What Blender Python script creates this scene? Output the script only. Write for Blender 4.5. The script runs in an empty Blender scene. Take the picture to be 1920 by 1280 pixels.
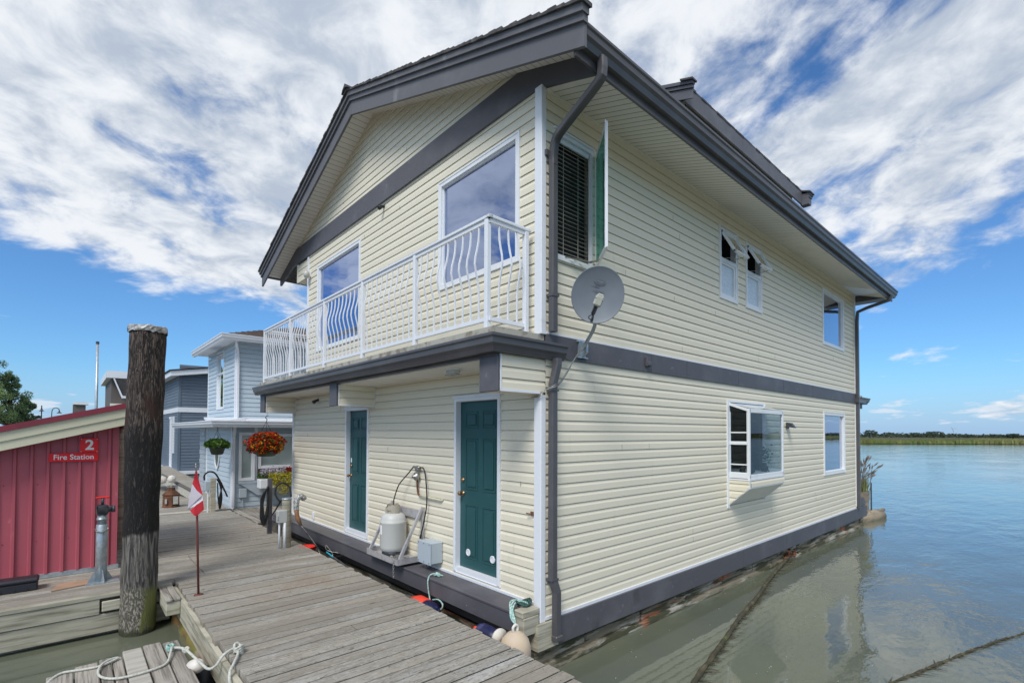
import bpy, math, random
from math import sin, cos, pi, radians, sqrt
from mathutils import Vector, Matrix
random.seed(7)
S = bpy.context.scene
COL = S.collection

# ------------------------------------------------------------------ camera
YAW, PITCH, ROLL = 0.8398, 0.0214, 0.0037
EYE = Vector((-3.7274, -3.6436, 2.47))
fwd = Vector((cos(YAW)*cos(PITCH), sin(YAW)*cos(PITCH), sin(PITCH)))
rt = Vector((sin(YAW), -cos(YAW), 0)); upv = rt.cross(fwd)
rt, upv = rt*cos(ROLL)+upv*sin(ROLL), -rt*sin(ROLL)+upv*cos(ROLL)
cd = bpy.data.cameras.new('camera'); cam = bpy.data.objects.new('camera', cd); COL.objects.link(cam)
m3 = Matrix((rt, upv, -fwd)).transposed()
cam.matrix_world = Matrix.Translation(EYE) @ m3.to_4x4()
cd.sensor_width = 36; cd.lens = 925.57/1920*36; cd.shift_y = (790.09-640)/1920
cd.clip_start = 0.05; cd.clip_end = 9000
S.camera = cam

# ------------------------------------------------------------------ light
SUN_EL, SUN_AZ = radians(50), radians(212)      # azimuth of the sun measured from +X towards +Y
sl = bpy.data.lights.new('sun', 'SUN'); sl.energy = 2.1; sl.angle = radians(22); sl.color = (1.0, .965, .91)
so = bpy.data.objects.new('sun', sl); COL.objects.link(so)
sd = Vector((cos(SUN_EL)*cos(SUN_AZ), cos(SUN_EL)*sin(SUN_AZ), sin(SUN_EL)))
so.rotation_euler = (-sd).to_track_quat('-Z', 'Y').to_euler()
S.view_settings.view_transform = 'Standard'; S.view_settings.look = 'None'
S.view_settings.exposure = 0.42; S.view_settings.gamma = 1.0
S.render.engine = 'CYCLES'

W = bpy.data.worlds.new('World'); S.world = W; W.use_nodes = True
nt = W.node_tree; nt.nodes.clear()
def N(t, typ, **k):
    n = t.nodes.new(typ)
    for a, b in k.items():
        if a == 'inp':
            for kk, vv in b.items(): n.inputs[kk].default_value = vv
        else: setattr(n, a, b)
    return n
def math_(t, op, a, b=None, clamp=False):
    n = t.nodes.new('ShaderNodeMath'); n.operation = op; n.use_clamp = clamp
    for i, v in enumerate((a, b)):
        if v is None: continue
        if isinstance(v, (int, float)): n.inputs[i].default_value = v
        else: t.links.new(v, n.inputs[i])
    return n.outputs[0]
def smooth(t, v, lo, hi, a=0., b=1.):
    n = t.nodes.new('ShaderNodeMapRange'); n.interpolation_type = 'SMOOTHSTEP'
    for k, vv in (('From Min', lo), ('From Max', hi), ('To Min', a), ('To Max', b)):
        if isinstance(vv, (int, float)): n.inputs[k].default_value = vv
        else: t.links.new(vv, n.inputs[k])
    t.links.new(v, n.inputs['Value']); return n.outputs[0]
def mixc(t, f, a, b, blend='MIX'):
    n = t.nodes.new('ShaderNodeMix'); n.data_type = 'RGBA'; n.blend_type = blend
    for s, v in ((n.inputs[0], f), (n.inputs[6], a), (n.inputs[7], b)):
        if isinstance(v, (int, float)): s.default_value = v
        elif isinstance(v, tuple): s.default_value = (*v, 1) if len(v) == 3 else v
        else: t.links.new(v, s)
    return n.outputs[2]
sky = N(nt, 'ShaderNodeTexSky', sky_type='NISHITA', sun_disc=False, sun_elevation=SUN_EL,
        sun_rotation=(pi/2-SUN_AZ), air_density=1.0, dust_density=0.6, ozone_density=2.2)
tc = N(nt, 'ShaderNodeTexCoord'); sep = N(nt, 'ShaderNodeSeparateXYZ'); nt.links.new(tc.outputs['Generated'], sep.inputs[0])
X_, Y_, Z_ = sep.outputs
zc = math_(nt, 'MAXIMUM', Z_, 0.0)
den = math_(nt, 'ADD', zc, 0.20)
# cloud layer seen as a plane above: coordinates along and across the wind
f_ = math_(nt, 'DIVIDE', math_(nt, 'ADD', math_(nt, 'MULTIPLY', X_, cos(YAW-.12)), math_(nt, 'MULTIPLY', Y_, sin(YAW-.12))), den)
r_ = math_(nt, 'DIVIDE', math_(nt, 'ADD', math_(nt, 'MULTIPLY', X_, sin(YAW-.12)), math_(nt, 'MULTIPLY', Y_, -cos(YAW-.12))), den)
def cloudnoise(sx, sy, ox, oy, scale, detail=8, rough=.55, dist=.0):
    c = N(nt, 'ShaderNodeCombineXYZ')
    nt.links.new(math_(nt, 'ADD', math_(nt, 'MULTIPLY', f_, sx), ox), c.inputs[0])
    nt.links.new(math_(nt, 'ADD', math_(nt, 'MULTIPLY', r_, sy), oy), c.inputs[1])
    n = N(nt, 'ShaderNodeTexNoise', inp={'Scale': scale, 'Detail': detail, 'Roughness': rough, 'Distortion': dist})
    nt.links.new(c.outputs[0], n.inputs['Vector']); return n.outputs[0]
n1 = cloudnoise(.8, 1.0, 90.1, 40.7, 1.2, 10, .60, .4)
n2 = cloudnoise(1., 1., 11.3, 1.2, 6.5, 8, .60, .3)
n3 = cloudnoise(.7, 1.0, 5.3, 21.2, .8, 6, .5, .1)
dens = math_(nt, 'ADD', math_(nt, 'MULTIPLY', n1, .76), math_(nt, 'MULTIPLY', n2, .24))
cover = smooth(nt, Z_, .15, .30, .19, 0.)        # threshold rises towards the horizon: clear band
dens = math_(nt, 'SUBTRACT', dens, cover)
mask = smooth(nt, dens, .39, .51)
# small far cumulus in a low band
cb = N(nt, 'ShaderNodeCombineXYZ'); az = math_(nt, 'ARCTAN2', Y_, X_)
nt.links.new(math_(nt, 'MULTIPLY', az, 9.), cb.inputs[0]); nt.links.new(math_(nt, 'MULTIPLY', Z_, 42.), cb.inputs[1])
nl = N(nt, 'ShaderNodeTexNoise', inp={'Scale': 2.1, 'Detail': 6., 'Roughness': .55}); nt.links.new(cb.outputs[0], nl.inputs['Vector'])
low = smooth(nt, math_(nt, 'SUBTRACT', nl.outputs[0], math_(nt, 'MULTIPLY', math_(nt, 'ABSOLUTE', math_(nt, 'SUBTRACT', Z_, .034)), 7.)), .46, .58, 0, .75)
bright = smooth(nt, math_(nt, 'ADD', math_(nt, 'MULTIPLY', n3, .45), math_(nt, 'MULTIPLY', n2, .55)), .38, .58)
SKYK = .098
skyc = mixc(nt, 1.0, sky.outputs[0], (SKYK*.52, SKYK*.85, SKYK*1.16), 'MULTIPLY')
hz = smooth(nt, Z_, -.02, .12, .75, 0.)
skyc = mixc(nt, hz, skyc, (.29, .42, .66))
cl = mixc(nt, bright, (.36, .415, .50), (.66, .685, .72))
out1 = mixc(nt, mask, skyc, cl)
out2 = mixc(nt, low, out1, (.56, .61, .68))
bg = N(nt, 'ShaderNodeBackground'); nt.links.new(out2, bg.inputs[0]); bg.inputs[1].default_value = 1.0
wo = N(nt, 'ShaderNodeOutputWorld'); nt.links.new(bg.outputs[0], wo.inputs[0])

# ------------------------------------------------------------------ materials
MATS = {}
def mat(name, base=(.5, .5, .5), rough=.6, metal=0., spec=.5, noise=None, bump=None, coord='Object', trans=0, ior=1.45, rnd=0., rcol=None):
    """noise=(scale xyz, detail, lo, hi, mix colour) ; bump=(scale xyz, strength, dist)"""
    m = bpy.data.materials.new(name); m.use_nodes = True; t = m.node_tree
    p = t.nodes['Principled BSDF']; p.inputs['Roughness'].default_value = rough; p.inputs['Metallic'].default_value = metal
    p.inputs['IOR'].default_value = ior; p.inputs['Specular IOR Level'].default_value = spec
    c = t.nodes.new('ShaderNodeTexCoord').outputs[coord]
    cur = None
    if noise:
        for nz in (noise if isinstance(noise, list) else [noise]):
            sc, det, lo, hi, c2 = nz
            mp = N(t, 'ShaderNodeMapping'); mp.inputs['Scale'].default_value = sc; t.links.new(c, mp.inputs[0])
            nn = N(t, 'ShaderNodeTexNoise', inp={'Scale': 1., 'Detail': det, 'Roughness': .6}); t.links.new(mp.outputs[0], nn.inputs['Vector'])
            f = smooth(t, nn.outputs[0], lo, hi)
            cur = mixc(t, f, base if cur is None else cur, c2)
    if rnd:
        a = N(t, 'ShaderNodeAttribute', attribute_name='rnd')
        if rcol: cur = mixc(t, math_(t, 'MULTIPLY', math_(t, 'FRACT', math_(t, 'MULTIPLY', a.outputs['Fac'], 7.31)), .75), base if cur is None else cur, rcol)
        f = math_(t, 'ADD', math_(t, 'MULTIPLY', a.outputs['Fac'], 2*rnd), 1-rnd)
        cc = N(t, 'ShaderNodeCombineXYZ')
        for i in range(3): t.links.new(f, cc.inputs[i])
        cur = mixc(t, 1., base if cur is None else cur, cc.outputs[0], 'MULTIPLY')
    if cur is None: p.inputs['Base Color'].default_value = (*base, 1)
    else: t.links.new(cur, p.inputs['Base Color'])
    if bump:
        sc, st, ds = bump
        mp = N(t, 'ShaderNodeMapping'); mp.inputs['Scale'].default_value = sc; t.links.new(c, mp.inputs[0])
        nn = N(t, 'ShaderNodeTexNoise', inp={'Scale': 1., 'Detail': 6., 'Roughness': .65}); t.links.new(mp.outputs[0], nn.inputs['Vector'])
        b = N(t, 'ShaderNodeBump', inp={'Strength': st, 'Distance': ds}); t.links.new(nn.outputs[0], b.inputs['Height'])
        t.links.new(b.outputs[0], p.inputs['Normal'])
    if name.startswith(('leaf', 'flower')):                      # light passes through leaves and petals
        tl = N(t, 'ShaderNodeBsdfTranslucent'); mx = N(t, 'ShaderNodeMixShader'); mx.inputs[0].default_value = .42
        if cur is not None: t.links.new(cur, tl.inputs[0])
        t.links.new(p.outputs[0], mx.inputs[1]); t.links.new(tl.outputs[0], mx.inputs[2]); t.links.new(mx.outputs[0], t.nodes['Material Output'].inputs[0])
    MATS[name] = m; return m
def glass(name, tint=(1, 1, 1), refl=.12, gc=(.95, .97, 1, 1), k=1.6):
    m = bpy.data.materials.new(name); m.use_nodes = True; t = m.node_tree; t.nodes.clear()
    g = N(t, 'ShaderNodeBsdfGlossy', inp={'Roughness': .0, 'Color': gc}); tr = N(t, 'ShaderNodeBsdfTransparent', inp={'Color': (*tint, 1)})
    fr = N(t, 'ShaderNodeFresnel', inp={'IOR': 1.5}); f = math_(t, 'ADD', math_(t, 'MULTIPLY', fr.outputs[0], k), refl, True); ge = N(t, 'ShaderNodeNewGeometry'); f = math_(t, 'MULTIPLY', f, math_(t, 'SUBTRACT', 1., ge.outputs['Backfacing']))
    c = t.nodes.new('ShaderNodeTexCoord').outputs['Object']
    nn = N(t, 'ShaderNodeTexNoise', inp={'Scale': 1.6, 'Detail': 1.}); t.links.new(c, nn.inputs['Vector'])
    b = N(t, 'ShaderNodeBump', inp={'Strength': .12, 'Distance': .02}); t.links.new(nn.outputs[0], b.inputs['Height']); t.links.new(b.outputs[0], g.inputs['Normal'])
    mx = N(t, 'ShaderNodeMixShader'); t.links.new(f, mx.inputs[0]); t.links.new(tr.outputs[0], mx.inputs[1]); t.links.new(g.outputs[0], mx.inputs[2])
    o = N(t, 'ShaderNodeOutputMaterial'); t.links.new(mx.outputs[0], o.inputs[0]); MATS[name] = m; return m

mat('siding', (.745, .69, .55), .5, noise=[((.35, .35, .5), 3, .35, .75, (.725, .675, .54)), ((7, 7, 1.2), 5, .60, .85, (.58, .555, .44)), ((22, 22, 9), 3, .74, .80, (.45, .42, .33))], bump=((4, 4, 60), .10, .004), rnd=.02)
mat('ledge_paint', (.090, .087, .099), .5, noise=[((1.5, 1.5, 1.5), 6, .45, .75, (.125, .12, .13)), ((9, 9, 9), 6, .62, .75, (.16, .155, .16)), ((11, 11, 11), 6, .74, .77, (.42, .38, .34))], bump=((3, 3, 30), .25, .004))
mat('seam', (.30, .28, .22), .7, noise=((9, 9, 9), 3, .4, .7, (.22, .20, .16)))
mat('gap_shade_nail', (.012, .011, .008), .95, noise=((9, 9, 9), 4, .5, .7, (.03, .028, .018)))  # near-black colour standing in for shade between planks; also used for nail heads
mat('trim_grey', (.090, .087, .099), .5, noise=[((1.5, 1.5, 1.5), 6, .45, .75, (.125, .122, .135)), ((9, 9, 9), 6, .62, .75, (.17, .17, .18)), ((2, 2, 1.2), 6, .62, .72, (.07, .068, .075))], bump=((3, 3, 30), .25, .004))
mat('trim_worn', (.105, .105, .118), .5, noise=[((1.5, 1.5, 1.5), 6, .45, .75, (.14, .14, .15)), ((3, 3, 1), 6, .62, .75, (.19, .20, .205)), ((16, 16, 16), 5, .755, .775, (.55, .55, .53))], bump=((3, 3, 30), .25, .004))
mat('gutter_grey', (.085, .082, .088), .35, noise=((2, 2, 2), 5, .45, .8, (.12, .118, .122)))
mat('white', (.74, .76, .80), .4, noise=((5, 5, 5), 5, .55, .85, (.62, .63, .65)))
mat('vinyl', (.76, .78, .80), .35, noise=((3, 3, 3), 4, .5, .8, (.66, .68, .70)))
mat('soffit', (.76, .74, .68), .6, noise=((2, 2, 2), 5, .5, .8, (.66, .64, .58)))
mat('shingle', (.055, .052, .055), .85, noise=((14, 14, 14), 6, .4, .7, (.10, .095, .09)), bump=((40, 40, 40), .6, .01), rnd=.3)
mat('brown_shingle', (.075, .052, .042), .85, noise=((10, 10, 10), 6, .4, .7, (.14, .105, .085)), bump=((30, 30, 30), .6, .01), rnd=.3)
mat('plank_x', (.36, .335, .285), .8, noise=[((1.1, 50, 8), 8, .45, .66, (.20, .185, .16)), ((2.5, 130, 10), 4, .57, .68, (.12, .105, .085)), ((1.3, 4, 2), 5, .48, .72, (.41, .40, .375)), ((.7, .9, 1), 5, .58, .75, (.26, .20, .15)), ((7, 9, 9), 3, .68, .75, (.09, .075, .06)), ((22, 90, 9), 4, .52, .66, (.17, .155, .13)), ((16, 40, 9), 4, .56, .70, (.46, .45, .42))], bump=((3, 80, 10), 1., .009), rnd=.13, rcol=(.27, .238, .195))
mat('plank_y', (.335, .305, .262), .8, noise=[((36, 1.2, 8), 8, .42, .64, (.17, .152, .13)), ((90, 2.5, 10), 4, .56, .72, (.10, .088, .075)), ((2, 1.3, 2), 4, .5, .78, (.40, .38, .345))], bump=((70, 2, 10), .8, .006), rnd=.28)
mat('raw_beam', (.46, .43, .34), .8, noise=[((1.5, 1.5, 22), 7, .42, .7, (.20, .185, .135)), ((1.2, 1.2, 3), 5, .5, .75, (.27, .27, .19)), ((2, 2, 5), 4, .6, .8, (.12, .11, .07))], bump=((2, 2, 50), .5, .005), rnd=.15)
mat('light_board', (.50, .48, .42), .75, noise=((2, 20, 20), 6, .4, .7, (.36, .33, .28)), rnd=.1)
mat('barked', (.04, .028, .02), .9, noise=((9, 9, 1.2), 8, .5, .62, (.20, .15, .11)), bump=((16, 16, 3), 1., .02))
mat('cap', (.50, .49, .47), .45, metal=.4, noise=((9, 9, 9), 4, .4, .62, (.20, .18, .16)), bump=((12, 12, 12), .8, .02))
mat('red_metal', (.46, .105, .135), .38, noise=[((1.2, 1.2, .7), 4, .4, .75, (.40, .09, .118)), ((9, 9, 3), 5, .66, .78, (.50, .17, .19))], bump=((3, 3, 3), .06, .01))
mat('roof_red', (.24, .035, .055), .4, noise=((2, 2, 2), 4, .4, .7, (.19, .03, .045)))
mat('cream_board', (.60, .58, .43), .55, noise=[((1, 1, 1.5), 5, .5, .8, (.50, .49, .36)), ((14, 14, 14), 3, .72, .78, (.2, .18, .12))], bump=((2, 2, 20), .2, .004))
mat('sign_red', (.80, .008, .012), .3, noise=((9, 9, 9), 3, .5, .8, (.74, .008, .014)))
mat('sign_white', (.85, .85, .85), .4)
mat('galv', (.36, .42, .46), .38, metal=.55, noise=((14, 14, 14), 5, .4, .65, (.50, .55, .58)))
mat('dark_metal', (.06, .065, .075), .45, metal=.3, noise=((9, 9, 9), 4, .4, .7, (.10, .105, .12)))
mat('rust', (.17, .07, .035), .85, noise=((9, 9, 9), 6, .4, .65, (.07, .035, .02)), bump=((30, 30, 30), .4, .004))
mat('ply', (.42, .27, .18), .8, noise=((6, 6, 6), 5, .4, .7, (.33, .22, .15)))
mat('black_plastic', (.022, .023, .03), .45, noise=((5, 5, 5), 4, .5, .8, (.045, .045, .055)))
mat('blue_siding', (.47, .55, .61), .5, noise=((.6, .6, 1), 4, .4, .75, (.43, .51, .57)), rnd=.03)
mat('blue_shade', (.46, .53, .60), .5, noise=((.6, .6, 1), 4, .4, .75, (.42, .49, .56)), rnd=.03)
mat('slate_siding', (.12, .155, .20), .5, noise=((.6, .6, 1), 4, .4, .75, (.14, .175, .22)), rnd=.03)
mat('door_green', (.018, .082, .088), .42, noise=[((3, 3, 3), 4, .5, .8, (.026, .10, .105)), ((14, 14, 14), 5, .72, .78, (.10, .17, .17))], bump=((8, 8, 60), .06, .002))
mat('brass', (.38, .24, .12), .35, metal=.85, noise=((20, 20, 20), 3, .4, .65, (.14, .06, .04)))
mat('tank', (.53, .535, .51), .45, noise=[((3, 3, 3), 5, .5, .8, (.44, .44, .41)), ((20, 20, 20), 4, .7, .78, (.2, .17, .12))])
mat('tank_collar', (.42, .39, .32), .6, noise=((18, 18, 18), 5, .5, .68, (.2, .15, .1)))
mat('box_grey', (.42, .48, .53), .4, noise=((4, 4, 4), 4, .5, .8, (.36, .42, .47)))
mat('alu', (.50, .49, .50), .4, metal=.35, noise=((12, 12, 12), 4, .45, .7, (.36, .35, .36)))
mat('steel', (.42, .41, .38), .35, metal=.8, noise=((25, 25, 25), 3, .4, .7, (.28, .26, .23)))
mat('rubber', (.012, .012, .013), .6, noise=((9, 9, 9), 3, .5, .8, (.03, .03, .03)))
mat('rope_white', (.58, .58, .52), .8, noise=((60, 60, 60), 3, .4, .7, (.38, .38, .33)), bump=((80, 80, 80), .8, .004))
mat('rope_green', (.20, .42, .37), .8, noise=((60, 60, 60), 3, .45, .6, (.55, .62, .58)), bump=((80, 80, 80), .8, .004))
mat('rope_dark', (.02, .05, .045), .8, noise=((60, 60, 60), 3, .45, .6, (.05, .12, .10)))
mat('mossy', (.055, .05, .03), .95, noise=[((6, 6, 6), 6, .45, .65, (.12, .10, .055)), ((4, 4, 4), 4, .6, .7, (.10, .12, .04))], bump=((20, 20, 20), 1., .02))
mat('algae_log', (.22, .13, .05), .8, noise=[((2.5, 2.5, 2.5), 6, .45, .6, (.20, .19, .05)), ((3, 1.2, 3), 5, .55, .68, (.36, .31, .25))], bump=((14, 14, 14), .8, .02))
mat('fender_orange', (.85, .07, .035), .5, noise=((4, 4, 4), 3, .5, .8, (.75, .06, .03)))
mat('fender_navy', (.012, .014, .06), .4, noise=((8, 8, 8), 4, .55, .62, (.05, .05, .14)))
mat('fender_tan', (.56, .45, .32), .6, noise=((5, 5, 5), 5, .4, .7, (.50, .40, .32)), bump=((9, 9, 9), .2, .01))
mat('buoy_white', (.68, .64, .58), .5, noise=((9, 9, 9), 5, .5, .7, (.48, .42, .34)))
mat('bucket_red', (.80, .025, .012), .4, noise=((9, 9, 9), 5, .5, .8, (.7, .02, .01)))
mat('flag_red', (.62, .03, .045), .7, noise=((9, 9, 9), 3, .4, .8, (.55, .03, .04)))
mat('flag_white', (.66, .60, .66), .7, noise=((9, 9, 9), 3, .4, .8, (.72, .68, .72)))
mat('pole_red', (.17, .045, .04), .6, noise=((20, 20, 20), 4, .4, .7, (.11, .04, .035)))
mat('float', (.17, .15, .11), .9, noise=[((1.2, 1.2, 9), 7, .48, .6, (.32, .31, .27)), ((.8, .8, 4), 5, .58, .66, (.28, .10, .05)), ((1.5, 1.5, 14), 7, .46, .56, (.045, .046, .024))], bump=((14, 14, 14), .8, .02))
mat('room', (.10, .085, .07), .8, noise=((3, 3, 3), 3, .4, .7, (.07, .06, .05)))
mat('room_dark', (.012, .012, .013), .8, noise=((3, 3, 3), 3, .4, .7, (.02, .02, .02)))
mat('blind_dark', (.05, .047, .045), .5, noise=((3, 3, 3), 3, .4, .7, (.04, .04, .04)))
mat('slat', (.50, .47, .42), .5, noise=((3, 3, 3), 3, .4, .7, (.25, .23, .2)))
mat('frosted', (.56, .66, .74), .35, noise=[((9, 9, 30), 7, .45, .62, (.66, .74, .80)), ((40, 40, 40), 2, .5, .6, (.48, .58, .68))])
mat('curtain', (.62, .63, .63), .7, noise=((24, 24, .3), 3, .4, .65, (.42, .43, .44)))
mat('blind_white', (.86, .88, .86), .6, noise=((1, 1, 1), 2, .4, .7, (.46, .48, .47)))
mat('dish', (.165, .187, .215), .5, noise=((1.5, 1.5, 1.5), 3, .35, .7, (.23, .26, .29)))
mat('dish_mark', (.145, .155, .175), .5)
mat('lnb', (.42, .42, .36), .5, noise=((9, 9, 9), 3, .4, .7, (.36, .36, .30)))
mat('lamp_glass', (.50, .50, .46), .25, noise=((20, 20, 20), 3, .4, .7, (.40, .40, .36)))
mat('slab_edge', (.42, .40, .34), .8, noise=((8, 8, 8), 6, .45, .65, (.22, .19, .15)), bump=((20, 20, 20), .5, .005))
mat('leaf_dark', (.028, .070, .018), .7, noise=((1, 1, 1), 3, .4, .7, (.045, .095, .02)), rnd=.35)
mat('leaf_mid', (.07, .15, .022), .65, noise=((1, 1, 1), 3, .4, .7, (.10, .19, .035)), rnd=.3)
mat('leaf_bank', (.30, .40, .15), .75, noise=((.5, .5, .5), 4, .4, .65, (.25, .33, .14)), rnd=.3)
mat('leaf_bank_dark', (.17, .26, .14), .75, noise=((.5, .5, .5), 4, .4, .65, (.14, .21, .12)), rnd=.3)
mat('leaf_far', (.050, .082, .050), .8, noise=((.05, .05, .05), 4, .4, .65, (.085, .095, .052)), rnd=.3)
mat('flower_red', (.42, .012, .008), .6, noise=((9, 9, 9), 2, .4, .7, (.62, .03, .01)), rnd=.4)
mat('flower_orange', (.80, .24, .01), .6, noise=((9, 9, 9), 2, .4, .7, (.80, .40, .03)), rnd=.2)
mat('flower_yellow', (.60, .52, .06), .6, noise=((9, 9, 9), 2, .4, .7, (.50, .50, .10)), rnd=.25)
mat('flower_pale', (.55, .48, .58), .6, noise=((9, 9, 9), 2, .4, .7, (.65, .62, .66)), rnd=.25)
mat('reed', (.15, .165, .05), .9, noise=[((.25, .25, .6), 5, .4, .65, (.10, .145, .04)), ((.05, .05, .2), 4, .5, .7, (.21, .20, .08))], rnd=.25)
mat('grass_blade', (.16, .17, .06), .8, noise=((9, 9, 9), 2, .4, .7, (.10, .13, .04)), rnd=.3)
mat('grass_head', (.20, .17, .15), .8, noise=((9, 9, 9), 2, .4, .7, (.14, .12, .11)), rnd=.3)
mat('soil', (.05, .045, .02), .9, noise=((.1, .1, .1), 6, .4, .7, (.09, .09, .04)))
mat('rear_wood', (.33, .27, .19), .8, noise=((2, 8, 14), 6, .4, .7, (.20, .165, .12)), rnd=.2)
mat('brown_wall', (.13, .115, .105), .7, noise=((3, 3, 3), 4, .4, .7, (.11, .10, .09)))
mat('foil', (.62, .62, .60), .3, metal=.6, noise=((30, 30, 30), 3, .4, .6, (.35, .34, .32)), bump=((40, 40, 40), .9, .02))
mat('copper', (.36, .16, .08), .5, noise=((12, 12, 12), 3, .4, .6, (.22, .12, .07)))
mat('cyan_hose', (.02, .36, .50), .5, noise=((12, 12, 12), 3, .4, .6, (.02, .30, .42)))
mat('green_pot', (.06, .085, .055), .6, noise=((9, 9, 9), 3, .4, .6, (.05, .07, .045)))
glass('glass', (.85, .88, .88), .06, k=1.)
glass('glass_dark', (.5, .55, .6), .30, k=2.)
glass('glass_front', (.4, .42, .5), .40, (.60, .70, .98, 1), 1.5)
glass('glass_side', (.45, .48, .52), .30, (.85, .88, 1., 1), 1.5)
glass('glass_green', (.30, .58, .50), .10, (.42, .72, .62, 1), 1.0)
glass('glass_clear', (.75, .80, .82), .03, k=.8)

# piling: creosoted above, weathered grey in the tide zone, green at the water
def pile_mat():
    m = mat('pile', (.035, .025, .018), .85); t = m.node_tree; p = t.nodes['Principled BSDF']
    c = t.nodes.new('ShaderNodeTexCoord').outputs['Object']
    def nz(sc, det, ro=.6, dist=0):
        mp = N(t, 'ShaderNodeMapping'); mp.inputs['Scale'].default_value = sc; t.links.new(c, mp.inputs[0])
        n = N(t, 'ShaderNodeTexNoise', inp={'Scale': 1., 'Detail': det, 'Roughness': ro, 'Distortion': dist}); t.links.new(mp.outputs[0], n.inputs['Vector']); return n.outputs[0]
    sp = N(t, 'ShaderNodeSeparateXYZ'); t.links.new(c, sp.inputs[0]); z = sp.outputs[2]
    g1 = nz((26, 26, 2.2), 8, .65, 1.2); g2 = nz((5, 5, 1.2), 5); g3 = nz((60, 60, 26), 3)
    g5 = nz((34, 34, 4.5), 9, .7, 2.2)
    top_ = mixc(t, smooth(t, g5, .48, .60), (.014, .010, .009), (.15, .115, .095)); top_ = mixc(t, smooth(t, g2, .54, .64), top_, (.045, .022, .017))
    dark = mixc(t, smooth(t, g5, .54, .66), (.008, .007, .007), (.085, .075, .068))
    dark = mixc(t, smooth(t, math_(t, 'ADD', z, math_(t, 'MULTIPLY', g2, 1.4)), 2.9, 3.5), dark, top_)
    mid = mixc(t, smooth(t, g1, .42, .62), (.045, .042, .04), (.22, .205, .18))
    lowc = mixc(t, smooth(t, g3, .46, .60), (.10, .09, .07), (.33, .30, .25))
    lowc = mixc(t, smooth(t, math_(t, 'ADD', g2, math_(t, 'MULTIPLY', sp.outputs[0], .9)), .52, .64), lowc, (.17, .18, .055))
    zz = math_(t, 'ADD', z, math_(t, 'MULTIPLY', math_(t, 'SUBTRACT', g2, .5), .25))
    col = mixc(t, smooth(t, zz, 1.17, 1.23), mid, dark)
    col = mixc(t, smooth(t, zz, .50, .62), lowc, col)
    col = mixc(t, smooth(t, zz, .03, .10), (.05, .055, .03), col)
    t.links.new(col, p.inputs['Base Color'])
    b = N(t, 'ShaderNodeBump', inp={'Strength': 1., 'Distance': .03}); t.links.new(math_(t, 'ADD', g1, math_(t, 'MULTIPLY', g3, .4)), b.inputs['Height']); t.links.new(b.outputs[0], p.inputs['Normal'])
pile_mat()
def water_mat():
    m = mat('water', (.13, .14, .10), .03, ior=1.62, spec=.5); t = m.node_tree; p = t.nodes['Principled BSDF']
    c = t.nodes.new('ShaderNodeTexCoord').outputs['Object']
    def nz(sc, det, rot=0, dist=0):
        mp = N(t, 'ShaderNodeMapping'); mp.inputs['Scale'].default_value = sc; mp.inputs['Rotation'].default_value = (0, 0, rot); t.links.new(c, mp.inputs[0])
        n = N(t, 'ShaderNodeTexNoise', inp={'Scale': 1., 'Detail': det, 'Roughness': .5, 'Distortion': dist}); t.links.new(mp.outputs[0], n.inputs['Vector']); return n.outputs[0]
    a = nz((.9, 2.2, 1), 4, .84, .3); b2 = nz((5.5, 9, 1), 3, .6, .2); c3 = nz((.16, .3, 1), 3, 1.1)
    # the open river is ruffled, the water in the lee of the house lies nearly flat
    sp = N(t, 'ShaderNodeSeparateXYZ'); t.links.new(c, sp.inputs[0])
    away = smooth(t, math_(t, 'ADD', math_(t, 'MULTIPLY', sp.outputs[0], .55), math_(t, 'MULTIPLY', sp.outputs[1], -1.)), 1.5, 7.5, .12, 1.)
    h = math_(t, 'ADD', math_(t, 'MULTIPLY', a, 1.0), math_(t, 'MULTIPLY', b2, .22))
    h = math_(t, 'MULTIPLY', h, math_(t, 'MULTIPLY', away, smooth(t, c3, .35, .65, .45, 1.)))
    bm = N(t, 'ShaderNodeBump', inp={'Strength': 1., 'Distance': .036}); t.links.new(h, bm.inputs['Height']); t.links.new(bm.outputs[0], p.inputs['Normal'])
    col = mixc(t, smooth(t, nz((.5, .5, 1), 4), .4, .7), (.126, .138, .098), (.106, .120, .090)); t.links.new(col, p.inputs['Base Color'])
water_mat()

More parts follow.
